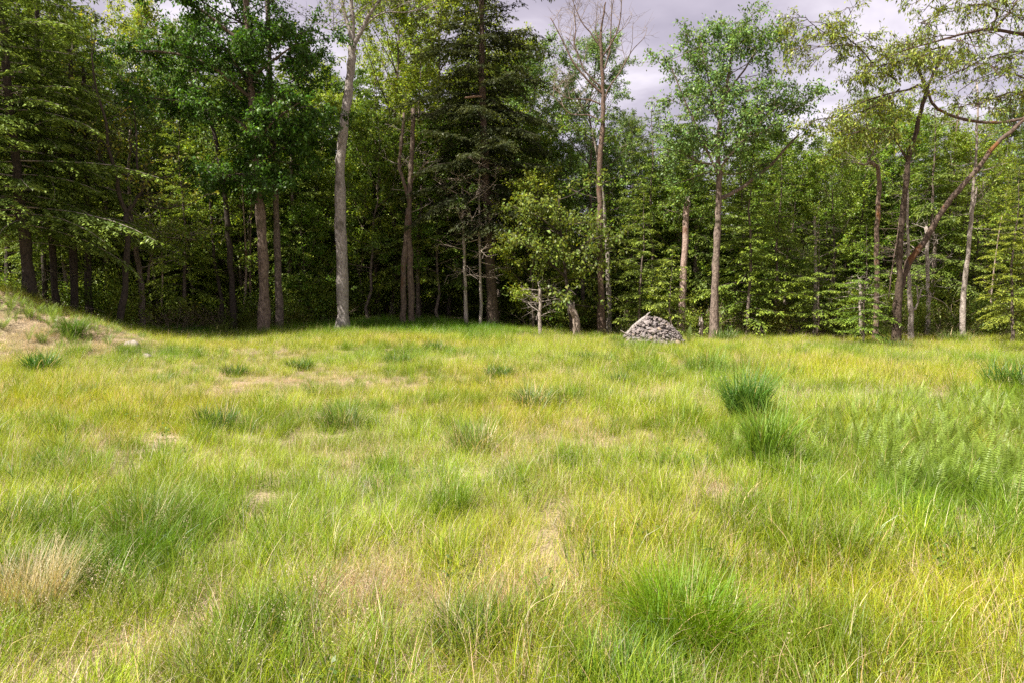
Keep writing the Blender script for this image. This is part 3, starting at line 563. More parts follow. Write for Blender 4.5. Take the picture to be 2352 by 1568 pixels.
# ------------------------------------------------------------------ forest edge: leafy trees placed one by one
HT = {'broad_tall': 16.2, 'broad_round': 14.6, 'broad_mid': 11, 'broad_low': 6.9, 'hem_tall': 16.5, 'hem_mid': 12, 'hem_low': 7.5, 'hem_small': 3.8, 'sage': 19}
def px_tree(key, px, Y, label, top=None, **kw):
    x = at(px, 700, Y)[0]
    if top is not None: kw['s'] = (at(px, top, Y)[2] - float(height(x, Y))) / HT[key]
    return put_tree(key, x, Y, label, **kw)
E = [
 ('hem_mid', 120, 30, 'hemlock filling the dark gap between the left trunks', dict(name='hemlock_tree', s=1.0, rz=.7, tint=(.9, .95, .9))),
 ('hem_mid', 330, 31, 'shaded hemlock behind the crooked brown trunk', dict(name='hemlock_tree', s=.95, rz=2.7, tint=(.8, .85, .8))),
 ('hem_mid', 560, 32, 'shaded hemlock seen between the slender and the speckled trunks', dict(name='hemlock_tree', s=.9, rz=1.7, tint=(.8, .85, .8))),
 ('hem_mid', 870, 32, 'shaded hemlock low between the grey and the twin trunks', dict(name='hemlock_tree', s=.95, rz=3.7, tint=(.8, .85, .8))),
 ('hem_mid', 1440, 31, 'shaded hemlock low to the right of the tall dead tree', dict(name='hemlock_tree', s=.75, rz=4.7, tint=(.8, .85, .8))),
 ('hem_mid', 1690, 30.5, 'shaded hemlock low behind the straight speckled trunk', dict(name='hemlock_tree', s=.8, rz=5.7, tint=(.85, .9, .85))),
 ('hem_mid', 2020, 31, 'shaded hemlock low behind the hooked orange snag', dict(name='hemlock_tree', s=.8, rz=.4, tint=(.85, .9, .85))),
 ('broad_mid', 1555, 30.5, 'green crown behind the broken snag, below the sky gap', dict(name='leafy_tree', top=330, rz=.8, tint=(1.0, 1.05, .9))),
 ('broad_mid', 1800, 29.0, 'green crown under the bent limb of the straight speckled trunk', dict(name='leafy_tree', top=335, rz=2.8, tint=(1.1, 1.1, .9))),
 ('broad_mid', 560, 30.0, 'pale olive crown seen between the curving slender trunk and the speckled maple', dict(name='leafy_tree', top=270, rz=2.8, tint=(1.3, 1.25, .9))),
 ('broad_tall', 900, 31.5, 'tall light green tree behind the twin trunks', dict(name='leafy_tree', top=-60, rz=.4, tint=(1.15, 1.12, .9))),
 ('broad_tall', 1010, 33.5, 'tall yellowish green tree left of the dark central hemlock', dict(name='leafy_tree', top=-80, rz=2.2, tint=(1.25, 1.15, .9))),
 ('broad_tall', 730, 33, 'light green tree filling the gap left of the grey trunk', dict(name='leafy_tree', top=165, rz=1.2, tint=(1.15, 1.15, .9))),
 ('broad_mid', 480, 33, 'tree with olive crown under the dark maple', dict(name='leafy_tree', s=1.0, rz=1.9, tint=(1.3, 1.1, .9))),
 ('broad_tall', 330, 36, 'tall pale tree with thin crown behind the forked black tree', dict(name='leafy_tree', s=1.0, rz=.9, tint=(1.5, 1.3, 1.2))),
 ('hem_mid', 420, 27.0, 'hemlock with yellowish boughs left of the maple trunk', dict(name='hemlock_tree', top=250, rz=.5, tint=(1.5, 1.45, 1.1))),  # raised tint paints sunlight onto these boughs
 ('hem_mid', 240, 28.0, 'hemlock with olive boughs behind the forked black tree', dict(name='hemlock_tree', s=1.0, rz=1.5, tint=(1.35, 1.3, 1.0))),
 ('broad_mid', 850, 29.5, 'green understory tree between the grey and the twin trunks', dict(name='leafy_tree', s=.82, rz=3.1)),
 ('broad_low', 700, 28.8, 'low dark bush-like tree between maple and grey trunk', dict(name='leafy_tree', s=.72, rz=.1, tint=(.7, .9, .8))),
 ('broad_mid', 1010, 29, 'green understory tree right of the twin trunks', dict(name='leafy_tree', s=.78, rz=4.0, tint=(.95, 1.05, .9))),
 ('broad_low', 1230, 27.6, 'yellow-green shrubby tree right of the central hemlock', dict(name='leafy_tree', s=.9, rz=2.0, tint=(1.1, 1.0, .9))),
 ('broad_mid', 1225, 31, 'green tree filling the gap right of the central hemlock', dict(name='leafy_tree', top=300, rz=2.7, tint=(1.1, 1.1, 1.0))),
 ('hem_low', 1470, 25.6, 'small hemlock right of the tall dead tree, above the stone pile', dict(name='hemlock_tree', top=440, rz=.3, tint=(1.15, 1.1, 1.0))),
 ('hem_mid', 1500, 29.5, 'mid-sized dark hemlock behind the small one over the stone pile', dict(name='hemlock_tree', s=.82, rz=2.3, tint=(1.1, 1.1, 1.0))),
 ('hem_small', 1545, 24.0, 'hemlock sapling just behind the stone pile', dict(name='hemlock_tree', s=.85, rz=.3, tint=(1.3, 1.2, 1.1))),
 ('hem_mid', 1590, 29, 'hemlock behind the broken snag', dict(name='hemlock_tree', s=.95, rz=1.3)),
 ('hem_low', 1720, 25.2, 'light green hemlock right of the straight speckled trunk', dict(name='hemlock_tree', s=1.0, rz=4.3, tint=(1.25, 1.25, 1.0))),
 ('hem_mid', 1790, 27.3, 'full light green hemlock between the round-crowned tree and the poles', dict(name='hemlock_tree', top=330, rz=2.9, tint=(1.2, 1.2, .9))),
 ('hem_low', 1880, 24.4, 'small light hemlock around the thin brown pole', dict(name='hemlock_tree', top=500, rz=1.7, tint=(1.2, 1.2, 1))),
 ('hem_low', 1985, 21.9, 'bright green small hemlock left of the leaning trunk', dict(name='hemlock_tree', top=515, rz=.9, tint=(1.0, 1.15, .85))),
 ('broad_mid', 1900, 29.5, 'yellow-green crown rising behind the small hemlocks', dict(name='leafy_tree', top=320, rz=.9, tint=(1.45, 1.3, .9))),
 ('broad_mid', 2090, 30, 'green crown behind the drooping tree', dict(name='leafy_tree', top=270, rz=5.0, tint=(1.2, 1.25, .9))),
 ('broad_mid', 2210, 29, 'yellow-green crown behind the pale slim tree', dict(name='leafy_tree', top=300, rz=3.6, tint=(1.5, 1.3, .9))),
 ('broad_round', 2010, 34, 'high olive crown behind the drooping tree', dict(name='leafy_tree', top=225, rz=3.6, tint=(1.5, 1.3, .8))),
 ('hem_mid', 2330, 21.5, 'broad golden green hemlock at the right edge', dict(name='hemlock_tree', top=380, rz=2.6, tint=(1.5, 1.3, .9))),
 ('hem_mid', 2440, 23, 'tall hemlock just at the right edge behind the golden one', dict(name='hemlock_tree', top=290, rz=.6, tint=(1.1, 1.1, .9))),
 ('hem_mid', 2140, 28, 'shaded hemlock in the dark gap right of the leaning trunk', dict(name='hemlock_tree', s=.85, rz=1.6)),
 ('hem_tall', 60, 26.5, 'tall hemlock rising behind the two left hemlocks', dict(name='hemlock_tree', s=1.0, rz=.6, tint=(1.2, 1.1, .9))),
 ('hem_tall', 160, 29, 'tall ragged hemlock right of the two left hemlocks', dict(name='hemlock_tree', s=.98, rz=2.6)),
 ('hem_mid', -150, 19.5, 'hemlock with pale boughs hanging in at the left edge', dict(name='hemlock_tree', s=1.0, rz=2.0, tint=(1.5, 1.35, 1.0), z=1.6)),
 ('hem_tall', 1085, 34, 'second hemlock crown close behind the tallest one', dict(name='hemlock_tree', s=1.1, rz=2.0, tint=(.9, .9, .9))),
]
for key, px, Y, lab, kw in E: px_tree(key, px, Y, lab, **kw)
# the wood behind, tree by tree
BG = 'trees standing deep in the wood'
LAND = [(20, 'the thick left hemlock trunk'), (150, 'the mossy-edged trunk on the bank'), (290, 'the black forked tree'), (430, 'the gap left of the dark maple'), (605, 'the speckled maple trunk'), (700, 'the gap between maple and grey trunk'), (790, 'the tall grey trunk'), (935, 'the twin trunks'), (1085, 'the pair of thin saplings'), (1180, 'the tallest central hemlock'),
        (1290, 'the low leafy tree'), (1385, 'the tall dead tree'), (1500, 'the stone pile'), (1575, 'the broken snag'), (1645, 'the straight speckled trunk'), (1760, 'the gap right of the straight speckled trunk'), (1870, 'the thin brown pole'), (2015, 'the hooked orange snag'), (2110, 'the leaning rusty trunk'), (2225, 'the pale slim pole'), (2340, 'the golden hemlock at the right edge')]
ROWS = ['just behind', 'two rows behind', 'well behind', 'deep behind', 'deepest behind']
pending = []
def label_all():
    from collections import defaultdict
    D = defaultdict(list)
    for t_, px, kd, ph in pending:
        lm = min(LAND, key=lambda q_: abs(q_[0] - px))[1]; D['%s %s %s' % (kd, ph, lm)].append((px, t_))
    for lab, lst in D.items():
        lst.sort(key=lambda a_: a_[0]); m_ = len(lst)
        if m_ == 1: lst[0][1]['label'] = lab; continue
        for i_, (px, t_) in enumerate(lst): t_['label'] = ('left ' if i_ == 0 else 'right ' if i_ == m_ - 1 else 'middle ') + lab
r = np.random.default_rng(5)
keys = ['hem_tall', 'hem_mid', 'broad_tall', 'hem_tall', 'broad_round', 'hem_mid', 'broad_mid', 'hem_low', 'broad_low']
LBL = {'hem_tall': 'tall hemlock', 'hem_mid': 'middle-sized hemlock', 'hem_low': 'low hemlock', 'broad_tall': 'tall leafy tree', 'broad_round': 'wide-crowned tree', 'broad_mid': 'middle-sized leafy tree', 'broad_low': 'low leafy tree'}
def cap(px):   # tallest tree the sky line of the photo allows at this column, in photo rows
    return np.interp(px, [0, 200, 240, 420, 700, 760, 850, 1240, 1260, 1480, 1500, 1850, 1900, 2352, 2700], [-300, -100, 90, 60, 0, 130, 40, 60, 320, 345, 350, 310, 265, 270, 240])
cnt = 0
for row, (Y, step) in enumerate(((30.5, 2.3), (33, 2.5), (36, 2.7), (40, 2.8), (45, 3.2))):
    xx = -(.80 * Y + 3)
    while xx < .80 * Y + 3:
        x = xx + r.uniform(-.9, .9); y = Y + r.uniform(-1.2, 1.2); px = CX + x / y * F; top = (cap(px))
        Hmax = at(px, top, y)[2] * r.uniform(.82, 1.0); k = keys[r.integers(0, 7 if row < 2 else 9)] if row > 0 else ['hem_mid', 'broad_mid', 'hem_low', 'broad_low', 'hem_mid'][r.integers(0, 5)]
        HH = {'hem_tall': 16.5, 'hem_mid': 12, 'hem_low': 7.5, 'broad_tall': 15.5, 'broad_round': 14, 'broad_mid': 10.5, 'broad_low': 6.5}[k]
        s = min(r.uniform(.85, 1.15), Hmax / HH); s = max(s, .6 if HH > 9 else .7)
        if s * HH <= Hmax * 1.25:
            b = r.uniform(.8, 1.25); tt = put_tree(k, x, y, LBL[k], name='forest_tree', s=s, tint=(b * r.uniform(.88, 1.12), b, b * .9), group=BG, rz=r.uniform(0, 6.28)); cnt += 1; pending.append((tt, px, LBL[k], ROWS[row]))
        xx += step * r.uniform(.7, 1.3)
# bare poles in the dark gaps
for i in range(30):
    Y = r.uniform(26.5, 36); x = r.uniform(-.78, .78) * Y
    if -9 < x < 0 and Y < 30.5: continue
    tt = put_tree(['bare_a', 'bare_b', 'bare_c'][i % 3], x, Y, 'thin bare pole among the shaded trunks of the wood', name='bare_pole', cat='tree', s=r.uniform(.55, 1.0), group='bare poles in the shade of the wood', bark=M_BARK if i % 3 else M_BARKP, bt=(1.1, 1.0, .95)); pending.append((tt, CX + x / Y * F, 'thin bare brown pole' if i % 3 else 'thin bare pale pole', 'close behind' if Y < 30 else 'far behind'))
label_all()
print('forest trees', cnt)

# far wood as one mass
def gn_scatter(name, protos, pts, rot, scl, idx, tint, mat=None, kind='stuff'):
    """points with attributes -> instances of the protos"""
    me = bpy.data.meshes.new(name); me.vertices.add(len(pts)); me.vertices.foreach_set('co', np.asarray(pts, np.float32).ravel())
    for nm, ty, dat in (('rot', 'FLOAT_VECTOR', rot), ('scl', 'FLOAT_VECTOR', scl), ('tint', 'FLOAT_VECTOR', tint)):
        me.attributes.new(nm, ty, 'POINT').data.foreach_set('vector', np.asarray(dat, np.float32).ravel())
    me.attributes.new('pick', 'INT', 'POINT').data.foreach_set('value', np.asarray(idx, np.int32))
    o = bpy.data.objects.new(name, me); COL.objects.link(o); o['kind'] = kind
    g = bpy.data.node_groups.new(name + '_scatter', 'GeometryNodeTree'); g.interface.new_socket('Geometry', in_out='INPUT', socket_type='NodeSocketGeometry'); g.interface.new_socket('Geometry', in_out='OUTPUT', socket_type='NodeSocketGeometry')
    gi = g.nodes.new('NodeGroupInput'); go = g.nodes.new('NodeGroupOutput'); ip = g.nodes.new('GeometryNodeInstanceOnPoints'); ci = g.nodes.new('GeometryNodeCollectionInfo')
    col = bpy.data.collections.new(name + '_kinds')
    for i, p in enumerate(protos): p.name = '%s_kind_%02d' % (name, i); col.objects.link(p)
    ci.inputs['Collection'].default_value = col; ci.inputs['Separate Children'].default_value = True; ci.inputs['Reset Children'].default_value = True
    def att(nm, ty):
        a = g.nodes.new('GeometryNodeInputNamedAttribute'); a.data_type = ty; a.inputs[0].default_value = nm; return [s for s in a.outputs if s.enabled][0]
    L(g, gi.outputs[0], ip.inputs['Points']); L(g, ci.outputs[0], ip.inputs['Instance']); ip.inputs['Pick Instance'].default_value = True
    L(g, att('pick', 'INT'), ip.inputs['Instance Index']); L(g, att('scl', 'FLOAT_VECTOR'), ip.inputs['Scale'])
    er = g.nodes.new('FunctionNodeEulerToRotation'); L(g, att('rot', 'FLOAT_VECTOR'), er.inputs[0]); L(g, er.outputs[0], ip.inputs['Rotation'])
    L(g, ip.outputs[0], go.inputs[0]); md = o.modifiers.new('scatter', 'NODES'); md.node_group = g
    return o

def joined_tree(key):
    a, b, c, lm = PARTS[key]; o = bpy.data.objects.new('k', c); return o
M_NEEDLE_I = leaf_mat('far_needles', .25, .0, inst=True)
def far_tree(seed):
    tr_, wd, crn = make_hemlock(seed, 14, .6, 3.4, 40, .16, dens=.55, dead=0, nl=.46, col=(.05, .078, .024), tip=(.09, .125, .03)); o = bpy.data.objects.new('k', crn); crn.materials.append(M_NEEDLE_I); return o
fr = np.random.default_rng(8); pts = []
for Y in (50, 54, 58, 63, 68, 74, 82, 92):
    for x in np.arange(-.9 * Y, .9 * Y, 2.3): 
        px = CX + x / Y * F; pts.append((x + fr.uniform(-1, 1), Y + fr.uniform(-2, 2), at(px, cap(px) + 60, Y)[2]))
pts = np.array(pts); n = len(pts); s = np.clip(pts[:, 2] / 14, .4, 1.5) * fr.uniform(.7, 1, n); pts[:, 2] = height(pts[:, 0], pts[:, 1]) - .3
gn_scatter('far_woods', [far_tree(301), far_tree(302)], pts, np.c_[np.zeros(n), np.zeros(n), fr.uniform(0, 6.28, n)], np.c_[s * 1.2, s * 1.2, s], fr.integers(0, 2, n), fr.uniform(.8, 1.4, (n, 1)) * np.array([[1.05, 1, .9]]))

# ------------------------------------------------------------------ grass
def blades(mb, n, spread, Lr, W, lean, arch, r, col, colv=.2, straw=0.0, seg=4, strawcol=(.52, .42, .26), outward=1.0, zjit=0.0, tipc=None):
    th = r.uniform(0, 6.283, n); rad = spread * np.sqrt(r.uniform(0, 1, n)); b = np.stack([np.cos(th) * rad, np.sin(th) * rad, r.uniform(-.02, 0, n) + zjit * r.uniform(0, 1, n)], -1)
    ln = r.uniform(Lr[0], Lr[1], n); a2 = th + r.normal(0, 1.2 / max(outward, .01), n); le = np.abs(r.normal(lean, lean * .5, n)); ar = np.abs(r.normal(arch, arch * .5, n))
    hx = np.stack([np.cos(a2), np.sin(a2)], -1); side = np.stack([-np.sin(a2 + r.normal(0, .7, n)), np.cos(a2), np.zeros(n)], -1); side = nrm(side)
    V = []; p = b.copy(); st = r.uniform(0, 1, n) < straw
    cc = np.where(st[:, None], np.asarray(strawcol)[None], np.asarray(col)[None]) * np.exp(r.normal(0, colv, (n, 1))); hue = r.normal(0, .10, (n, 1)); cc = cc * np.hstack([1 + hue, np.ones((n, 1)), 1 - hue])
    C = []
    for k in range(seg + 1):
        f = k / seg; w = W * (1 - f ** 1.6) * (.75 + .5 * math.sin(math.pi * min(f * 1.2, 1))); w = max(w, W * .06)
        V.append(p - side * w / 2); V.append(p + side * w / 2)
        tc_ = cc if tipc is None else cc * (1 - f) + cc * np.asarray(tipc) * f; C += [tc_, tc_]
        ang = le + ar * (f + .5 / seg) ** 1.7 * 1.25 ; ang = np.minimum(ang, 2.7)
        p = p + np.concatenate([hx * np.sin(ang)[:, None], np.cos(ang)[:, None]], -1) * (ln / seg)[:, None]
    V = np.stack(V, 1); C = np.stack(C, 1); m = 2 * (seg + 1)
    f = np.array([[2 * k, 2 * k + 1, 2 * k + 3, 2 * k + 2] for k in range(seg)]); F_ = (np.arange(n)[:, None, None] * m + f[None]).reshape(-1, 4)
    mb.add(V.reshape(-1, 3), F_, np.clip(C.reshape(-1, 3), .003, .9))
def seedheads(mb, n, spread, Lr, r, col=(.36, .32, .19), stem=(.26, .28, .08), head=.09, fluffy=1.0):
    th = r.uniform(0, 6.283, n); rad = spread * np.sqrt(r.uniform(0, 1, n))
    for i in range(n):
        p0 = np.array([math.cos(th[i]) * rad[i], math.sin(th[i]) * rad[i], 0]); d = nrm(np.array([math.cos(th[i]) * .35 + r.normal(0, .2), math.sin(th[i]) * .35 + r.normal(0, .2), 1.0]))
        c = curve(p0, d, r.uniform(*Lr), 4, -.35, .04, r); mb.tube(c, [.0016, .0014, .0012, .001, .0008], 3, col=stem, cap=False)
        m = int(15 * fluffy); dd = nrm(c[-1] - c[-2]); P = c[-1] + dd * (r.uniform(-1, .3, (m, 1)) * head) + r.normal(0, head * .13 * fluffy, (m, 3)); D = nrm(dd + r.normal(0, .5, (m, 3)) + np.array([0, 0, -.2])); S = nrm(np.cross(D, r.normal(0, 1, (m, 3)))); l = .013
        v = np.stack([P, P + D * l * .5 + S * .0025, P + D * l, P + D * l * .5 - S * .0025], 1).reshape(-1, 3); mb.add(v, np.arange(4 * m).reshape(-1, 4), np.asarray(col) * 1.0)
def fern(mb, r, nf=8, ln=.6, col=(.14, .18, .04), npin=20, arch=.9, lean=.35, pw=.10):
    for i in range(nf):
        a = i * 6.283 / nf + r.uniform(-.3, .3); l = ln * r.uniform(.7, 1.15); e_ = lean * r.uniform(.6, 1.4); ar = arch * r.uniform(.7, 1.3); p = np.zeros(3); pts = [p]
        for k in range(9):
            an = e_ + ar * (k / 8) ** 1.3; p = p + np.array([math.cos(a) * math.sin(an), math.sin(a) * math.sin(an), math.cos(an)]) * l / 9; pts.append(p)
        pts = np.array(pts); mb.tube(pts, np.linspace(.003, .001, 10), 3, col=np.asarray(col) * .9, cap=False); m = npin
        s = .18 + .82 * (np.arange(m) + .5) / m; s = s * 9; k = np.minimum(s.astype(int), 8); f = (s - k)[:, None]; P = pts[k] * (1 - f) + pts[k + 1] * f; D = nrm(pts[k + 1] - pts[k]); h = np.array([-math.sin(a), math.cos(a), 0]); c0 = np.asarray(col) * math.exp(r.normal(0, .15))
        for sg in (1, -1):
            pl = (pw * l / .6 * np.sin(math.pi * np.clip(.12 + .86 * (s / 9), 0, 1)) ** .8 * r.uniform(.65, 1.2, m))[:, None]; dd = nrm(h * sg + D * .35 + np.array([0, 0, -.18])); w = D * (l / m) * .22 * r.uniform(.6, 1.3, (m, 1))
            tip = P + dd * pl - np.array([0, 0, .1]) * pl; mid = P + dd * pl * .45
            v = np.stack([P, mid + w, tip, mid - w], 1).reshape(-1, 3); mb.add(v, np.arange(4 * m).reshape(-1, 4), np.repeat(c0 * np.exp(r.normal(0, .1, (m, 1))), 4, 0))

GR = (.262, .330, .016); gr = np.random.default_rng(21); kinds = []
def kind(fn):
    mb = MB(); fn(mb); me = mb.mesh('grass_kind'); me.materials.append(M_GRASS); kinds.append(bpy.data.objects.new('k', me)); return len(kinds) - 1
FINE = [kind(lambda mb: blades(mb, 95, .17, (.12, .36), .0027, .28, .9, gr, GR, colv=.26, straw=.14, tipc=(1.2, 1.12, 1.5))) for _ in range(5)]
SHORT = [kind(lambda mb: blades(mb, 90, .18, (.07, .20), .0027, .34, .9, gr, GR, straw=.22, seg=3)) for _ in range(3)]
THATCH = [kind(lambda mb: blades(mb, 80, .2, (.10, .30), .003, 1.15, .35, gr, (.50, .405, .285), straw=.0, seg=3, outward=.2, zjit=.05)) for _ in range(3)]
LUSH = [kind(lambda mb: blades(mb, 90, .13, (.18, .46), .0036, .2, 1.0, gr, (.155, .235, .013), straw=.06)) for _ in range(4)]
STRAW = [kind(lambda mb: blades(mb, 50, .13, (.18, .42), .003, .25, .8, gr, (.44, .37, .21))) for _ in range(2)]
SEED = [kind(lambda mb: seedheads(mb, 5, .15, (.35, .60), gr)) for _ in range(3)]
BROAD = [kind(lambda mb: blades(mb, 10, .14, (.20, .42), .010, .25, .8, gr, (.11, .19, .045), seg=5)) for _ in range(2)]
FERNK = [kind(lambda mb: fern(mb, gr, 4, .5, (.22, .29, .05), lean=.16, arch=.6, pw=.07, npin=22)) for _ in range(3)]
def weed(mb):
    A = np.array([[0, 0, 0.02], [.03, .02, .08], [-.03, .03, .06]]); B = A + np.array([[.02, 0, .16], [.08, .05, .1], [-.09, .03, .12]]); leaves(mb, A, B, 12, .034, .6, .02, gr, (.09, .15, .035))
WEED = [kind(weed) for _ in range(2)]
def flower(mb):
    for q in range(8):
        p = np.array([gr.uniform(-.12, .12), gr.uniform(-.12, .12), 0]); h = gr.uniform(.14, .26); mb.tube([p, p + [0, 0, h]], [.001, .001], 3, col=(.2, .24, .05), cap=False)
        for k in range(6):
            a = k * 1.047; d = np.array([math.cos(a), math.sin(a), .2]); s_ = np.array([-math.sin(a), math.cos(a), 0]); c = p + [0, 0, h]; mb.add([c, c + d * .006 + s_ * .004, c + d * .013, c + d * .006 - s_ * .004], [[0, 1, 2, 3]], (.75, .72, .68))
FLOW = [kind(flower)]

def field_edge(x, y):
    """1 in the open field, 0 in the wood"""
    e_ = np.interp(x, [-30, -16, -12, -9, -6, -2, 3, 8, 14, 30], [23, 23, 23.5, 25.5, 30.0, 31.0, 27.0, 25.0, 24.0, 23.0]) + .5 * vnoise(x * .7, y * .7, 6)
    return 1 - sstep(e_ - .3, e_ + 1.2, y)
def spots(x, y, items):
    s = np.zeros_like(x)
    for px, py, rx, ry, a in items:
        g = gp(px, py); d = g[1]; s = np.maximum(s, a * np.exp(-((x - g[0]) / (rx * d / F)) ** 2 - ((y - g[1]) / ry) ** 2))
    return s
STR = [(850, 1370, 110, .35, 1), (1180, 1380, 110, .3, .9), (1240, 1200, 130, .5, .5), (440, 1450, 90, .22, .9), (300, 1530, 60, .2, .6), (1800, 1600, 200, .25, .5), (760, 882, 250, .8, .62), (560, 900, 130, .9, .7), (1380, 1010, 150, .8, .55), (1560, 845, 60, .6, .7),
       (1620, 1130, 60, .4, .6), (600, 1200, 120, .25, .55), (950, 1500, 100, .2, .45), (400, 855, 180, .9, .6), (1300, 1420, 80, .2, .6)]
GRN = [(870, 758, 330, 2.4, 1), (1580, 1430, 150, .4, .9), (1430, 1530, 160, .3, .9), (560, 990, 100, .8, .7), (300, 1250, 240, .9, .7), (760, 960, 100, .8, .5), (1080, 1000, 80, .6, .5), (2200, 1180, 240, .7, .8), (1750, 1050, 120, 1.0, .9), (620, 1500, 110, .3, .9), (1060, 1480, 120, .25, .8), (1500, 1640, 200, .2, .9), (900, 820, 60, 1.2, .5)]  # first spot also darkens the grass colour along the tree-shade strip
gpts, gidx, grot, gscl, gtint = [], [], [], [], []
sr = np.random.default_rng(33)
def band(y0, y1, dens):
    w = .84 * y1 + 2.0; n = int((y1 - y0) * 2 * w * dens); x = sr.uniform(-w, w, n); y = sr.uniform(y0, y1, n); k = np.abs(x) < .84 * y + 2.0; return x[k], y[k]
XY = [band(a, b, d) for a, b, d in ((.6, 2, 40), (2, 3.5, 85), (3.5, 5, 74), (5, 7, 60), (7, 10, 48), (10, 14, 38), (14, 20, 30), (20, 26, 26), (26, 33, 24))]
x = np.concatenate([a[0] for a in XY]); y = np.concatenate([a[1] for a in XY]); n = len(x)
fe = field_edge(x, y); straw = spots(x, y, STR); green = spots(x, y, GRN)
mound = sstep(.1, .42, height(x, y) - .1) * (x < -7)
mound_s = sstep(-.2, .5, vnoise(x * 1.1, y * 1.1, 12) + .35) * mound * (1 - sstep(17.5, 19, y))
straw = np.clip(np.maximum(straw, mound_s) + .38 * np.clip(vnoise(x * 1.5, y * 1.5, 7), 0, 1) , 0, 1); green = np.clip(green + .75 * np.clip(vnoise(x * 1.0, y * 1.0, 8) - .12, 0, 1), 0, 1)
big = vnoise(x * .45, y * .45, 9); rnd = sr.uniform(0, 1, n); keep = rnd < np.maximum(fe, .0)
PILE = gp(1513, 797); keep &= ~((np.abs(x - PILE[0] - .02) < .98) & (y > PILE[1] - .25) & (y < PILE[1] + 1.9))
u = sr.uniform(0, 1, n); idx = np.zeros(n, int)
def pick(a): return np.array(a)[sr.integers(0, len(a), n)]
idx = np.where(u < .62, pick(FINE), pick(SHORT)); idx = np.where((u > .91) & (u < .93), pick(STRAW), idx); idx = np.where((u > .935) & (u < .965), pick(LUSH), idx); idx = np.where((u > .965) & (u < .975), pick(BROAD), idx); idx = np.where((u > .975) & (u < .987), pick(SEED), idx); idx = np.where(u > .99, pick(WEED), idx)
u2 = sr.uniform(0, 1, n); idx = np.where(u2 < straw * .74, pick(THATCH), idx); idx = np.where((u2 > straw * .74) & (u2 < straw * .9), pick(SHORT), idx)
u3 = sr.uniform(0, 1, n); idx = np.where(u3 < green * .75, pick(LUSH), idx)
sz = sr.uniform(.75, 1.25, n) * (1 + .25 * big) * np.interp(y, [0, 4, 10, 20, 33], [.85, .92, 1.0, 1.0, 1.0]); sz = sz * (1 - .35 * straw)
lowz = spots(x, y, [(1507, 815, 110, 1.3, .6), (760, 882, 300, .9, .42), (1250, 1250, 200, .8, .2)]); sz *= 1 - lowz
hue = vnoise(x * .6, y * .6, 10); tint = np.stack([1 + .14 * hue - .12 * green, 1 + .0 * hue + .04 * green, 1 - .15 * hue - .05 * green], -1) * (1 + .14 * vnoise(x * 2.2, y * 2.2, 11) - .10 * green)[:, None] * np.exp(sr.normal(0, .08, (n, 1)))
isst = np.isin(idx, THATCH + STRAW); tint[isst] = np.exp(sr.normal(0, .12, (isst.sum(), 1))) * np.array([[1, .95, .95]])
P = np.stack([x, y, height(x, y) - .01], -1)[keep]; rot = np.stack([sr.normal(0, .10, n), sr.normal(0, .10, n), sr.uniform(0, 6.28, n)], -1)[keep]; sc3 = np.repeat(sz[keep][:, None], 3, 1)
print('grass tufts', len(P)); print('tris', sum(len(m_.loops) - 2 * len(m_.polygons) for m_ in bpy.data.meshes))
fidx = []
# fern patch on the right and seed heads at the lower left go into their own point sets
gn_scatter('grass', kinds, P, rot, sc3, idx[keep], tint[keep])
def patch(name, fam, items, n, size, tint, ang=.2, ymin=0, weights=None):
    mats = []; pts = []; 
    for px, py, rx, ry in items:
        g = gp(px, py); m = n // len(items); d = g[1]; X = g[0] + sr.normal(0, rx * d / F * .6, m); Y = g[1] + sr.normal(0, ry * .6, m); pts.append(np.stack([X, Y, height(X, Y) - .01], -1))
    pts = np.vstack(pts); pts = pts[pts[:, 1] > 1.6]; m = len(pts); pr = [bpy.data.objects.new('k', kinds[k].data) for k in fam]
    gn_scatter(name, pr, pts, np.stack([sr.normal(0, ang, m), sr.normal(0, ang, m), sr.uniform(0, 6.28, m)], -1), np.repeat(sr.uniform(*size, (m, 1)), 3, 1), sr.integers(0, len(fam), m), np.asarray(tint)[None] * np.exp(sr.normal(0, .12, (m, 1))))
patch('fern_foliage', FERNK, [(2150, 1060, 190, .9), (2060, 1010, 160, .9), (2250, 1110, 150, .7), (2320, 1000, 120, 1.0), (2180, 1140, 160, .5), (2100, 1050, 300, 1.8), (2250, 960, 200, 1.4)], 640, (.3, .95), (.88, .96, .8))
patch('shade_tinted_lush_grass', LUSH, [(800, 758, 150, 1.3), (930, 756, 150, 1.3), (1020, 758, 100, 1.0), (400, 768, 110, 1.2)], 900, (.9, 1.35), (.62, .92, .75))  # lush grass, tint darkened to deepen the tree shade in its colour
patch('bank_ferns', FERNK, [(40, 700, 50, .8), (90, 725, 50, .8), (140, 755, 50, .8), (15, 740, 40, .8), (200, 765, 50, .9)], 70, (.5, .95), (.9, 1.0, .9))
patch('seed_head_grass', SEED, [(130, 1480, 130, .22), (90, 1540, 100, .2), (330, 1440, 70, .15), (700, 1540, 40, .1), (760, 1450, 60, .15), (60, 1380, 80, .2), (280, 1280, 70, .3)], 80, (.6, .95), (1.2, 1.15, 1.2))
patch('dry_grass_litter', THATCH, [(760, 882, 260, .9), (60, 800, 60, 1.6), (120, 820, 60, 1.4), (200, 810, 60, 1.2), (1230, 1390, 130, .3), (850, 1370, 130, .3)], 900, (.35, .8), (.95, .93, .9))
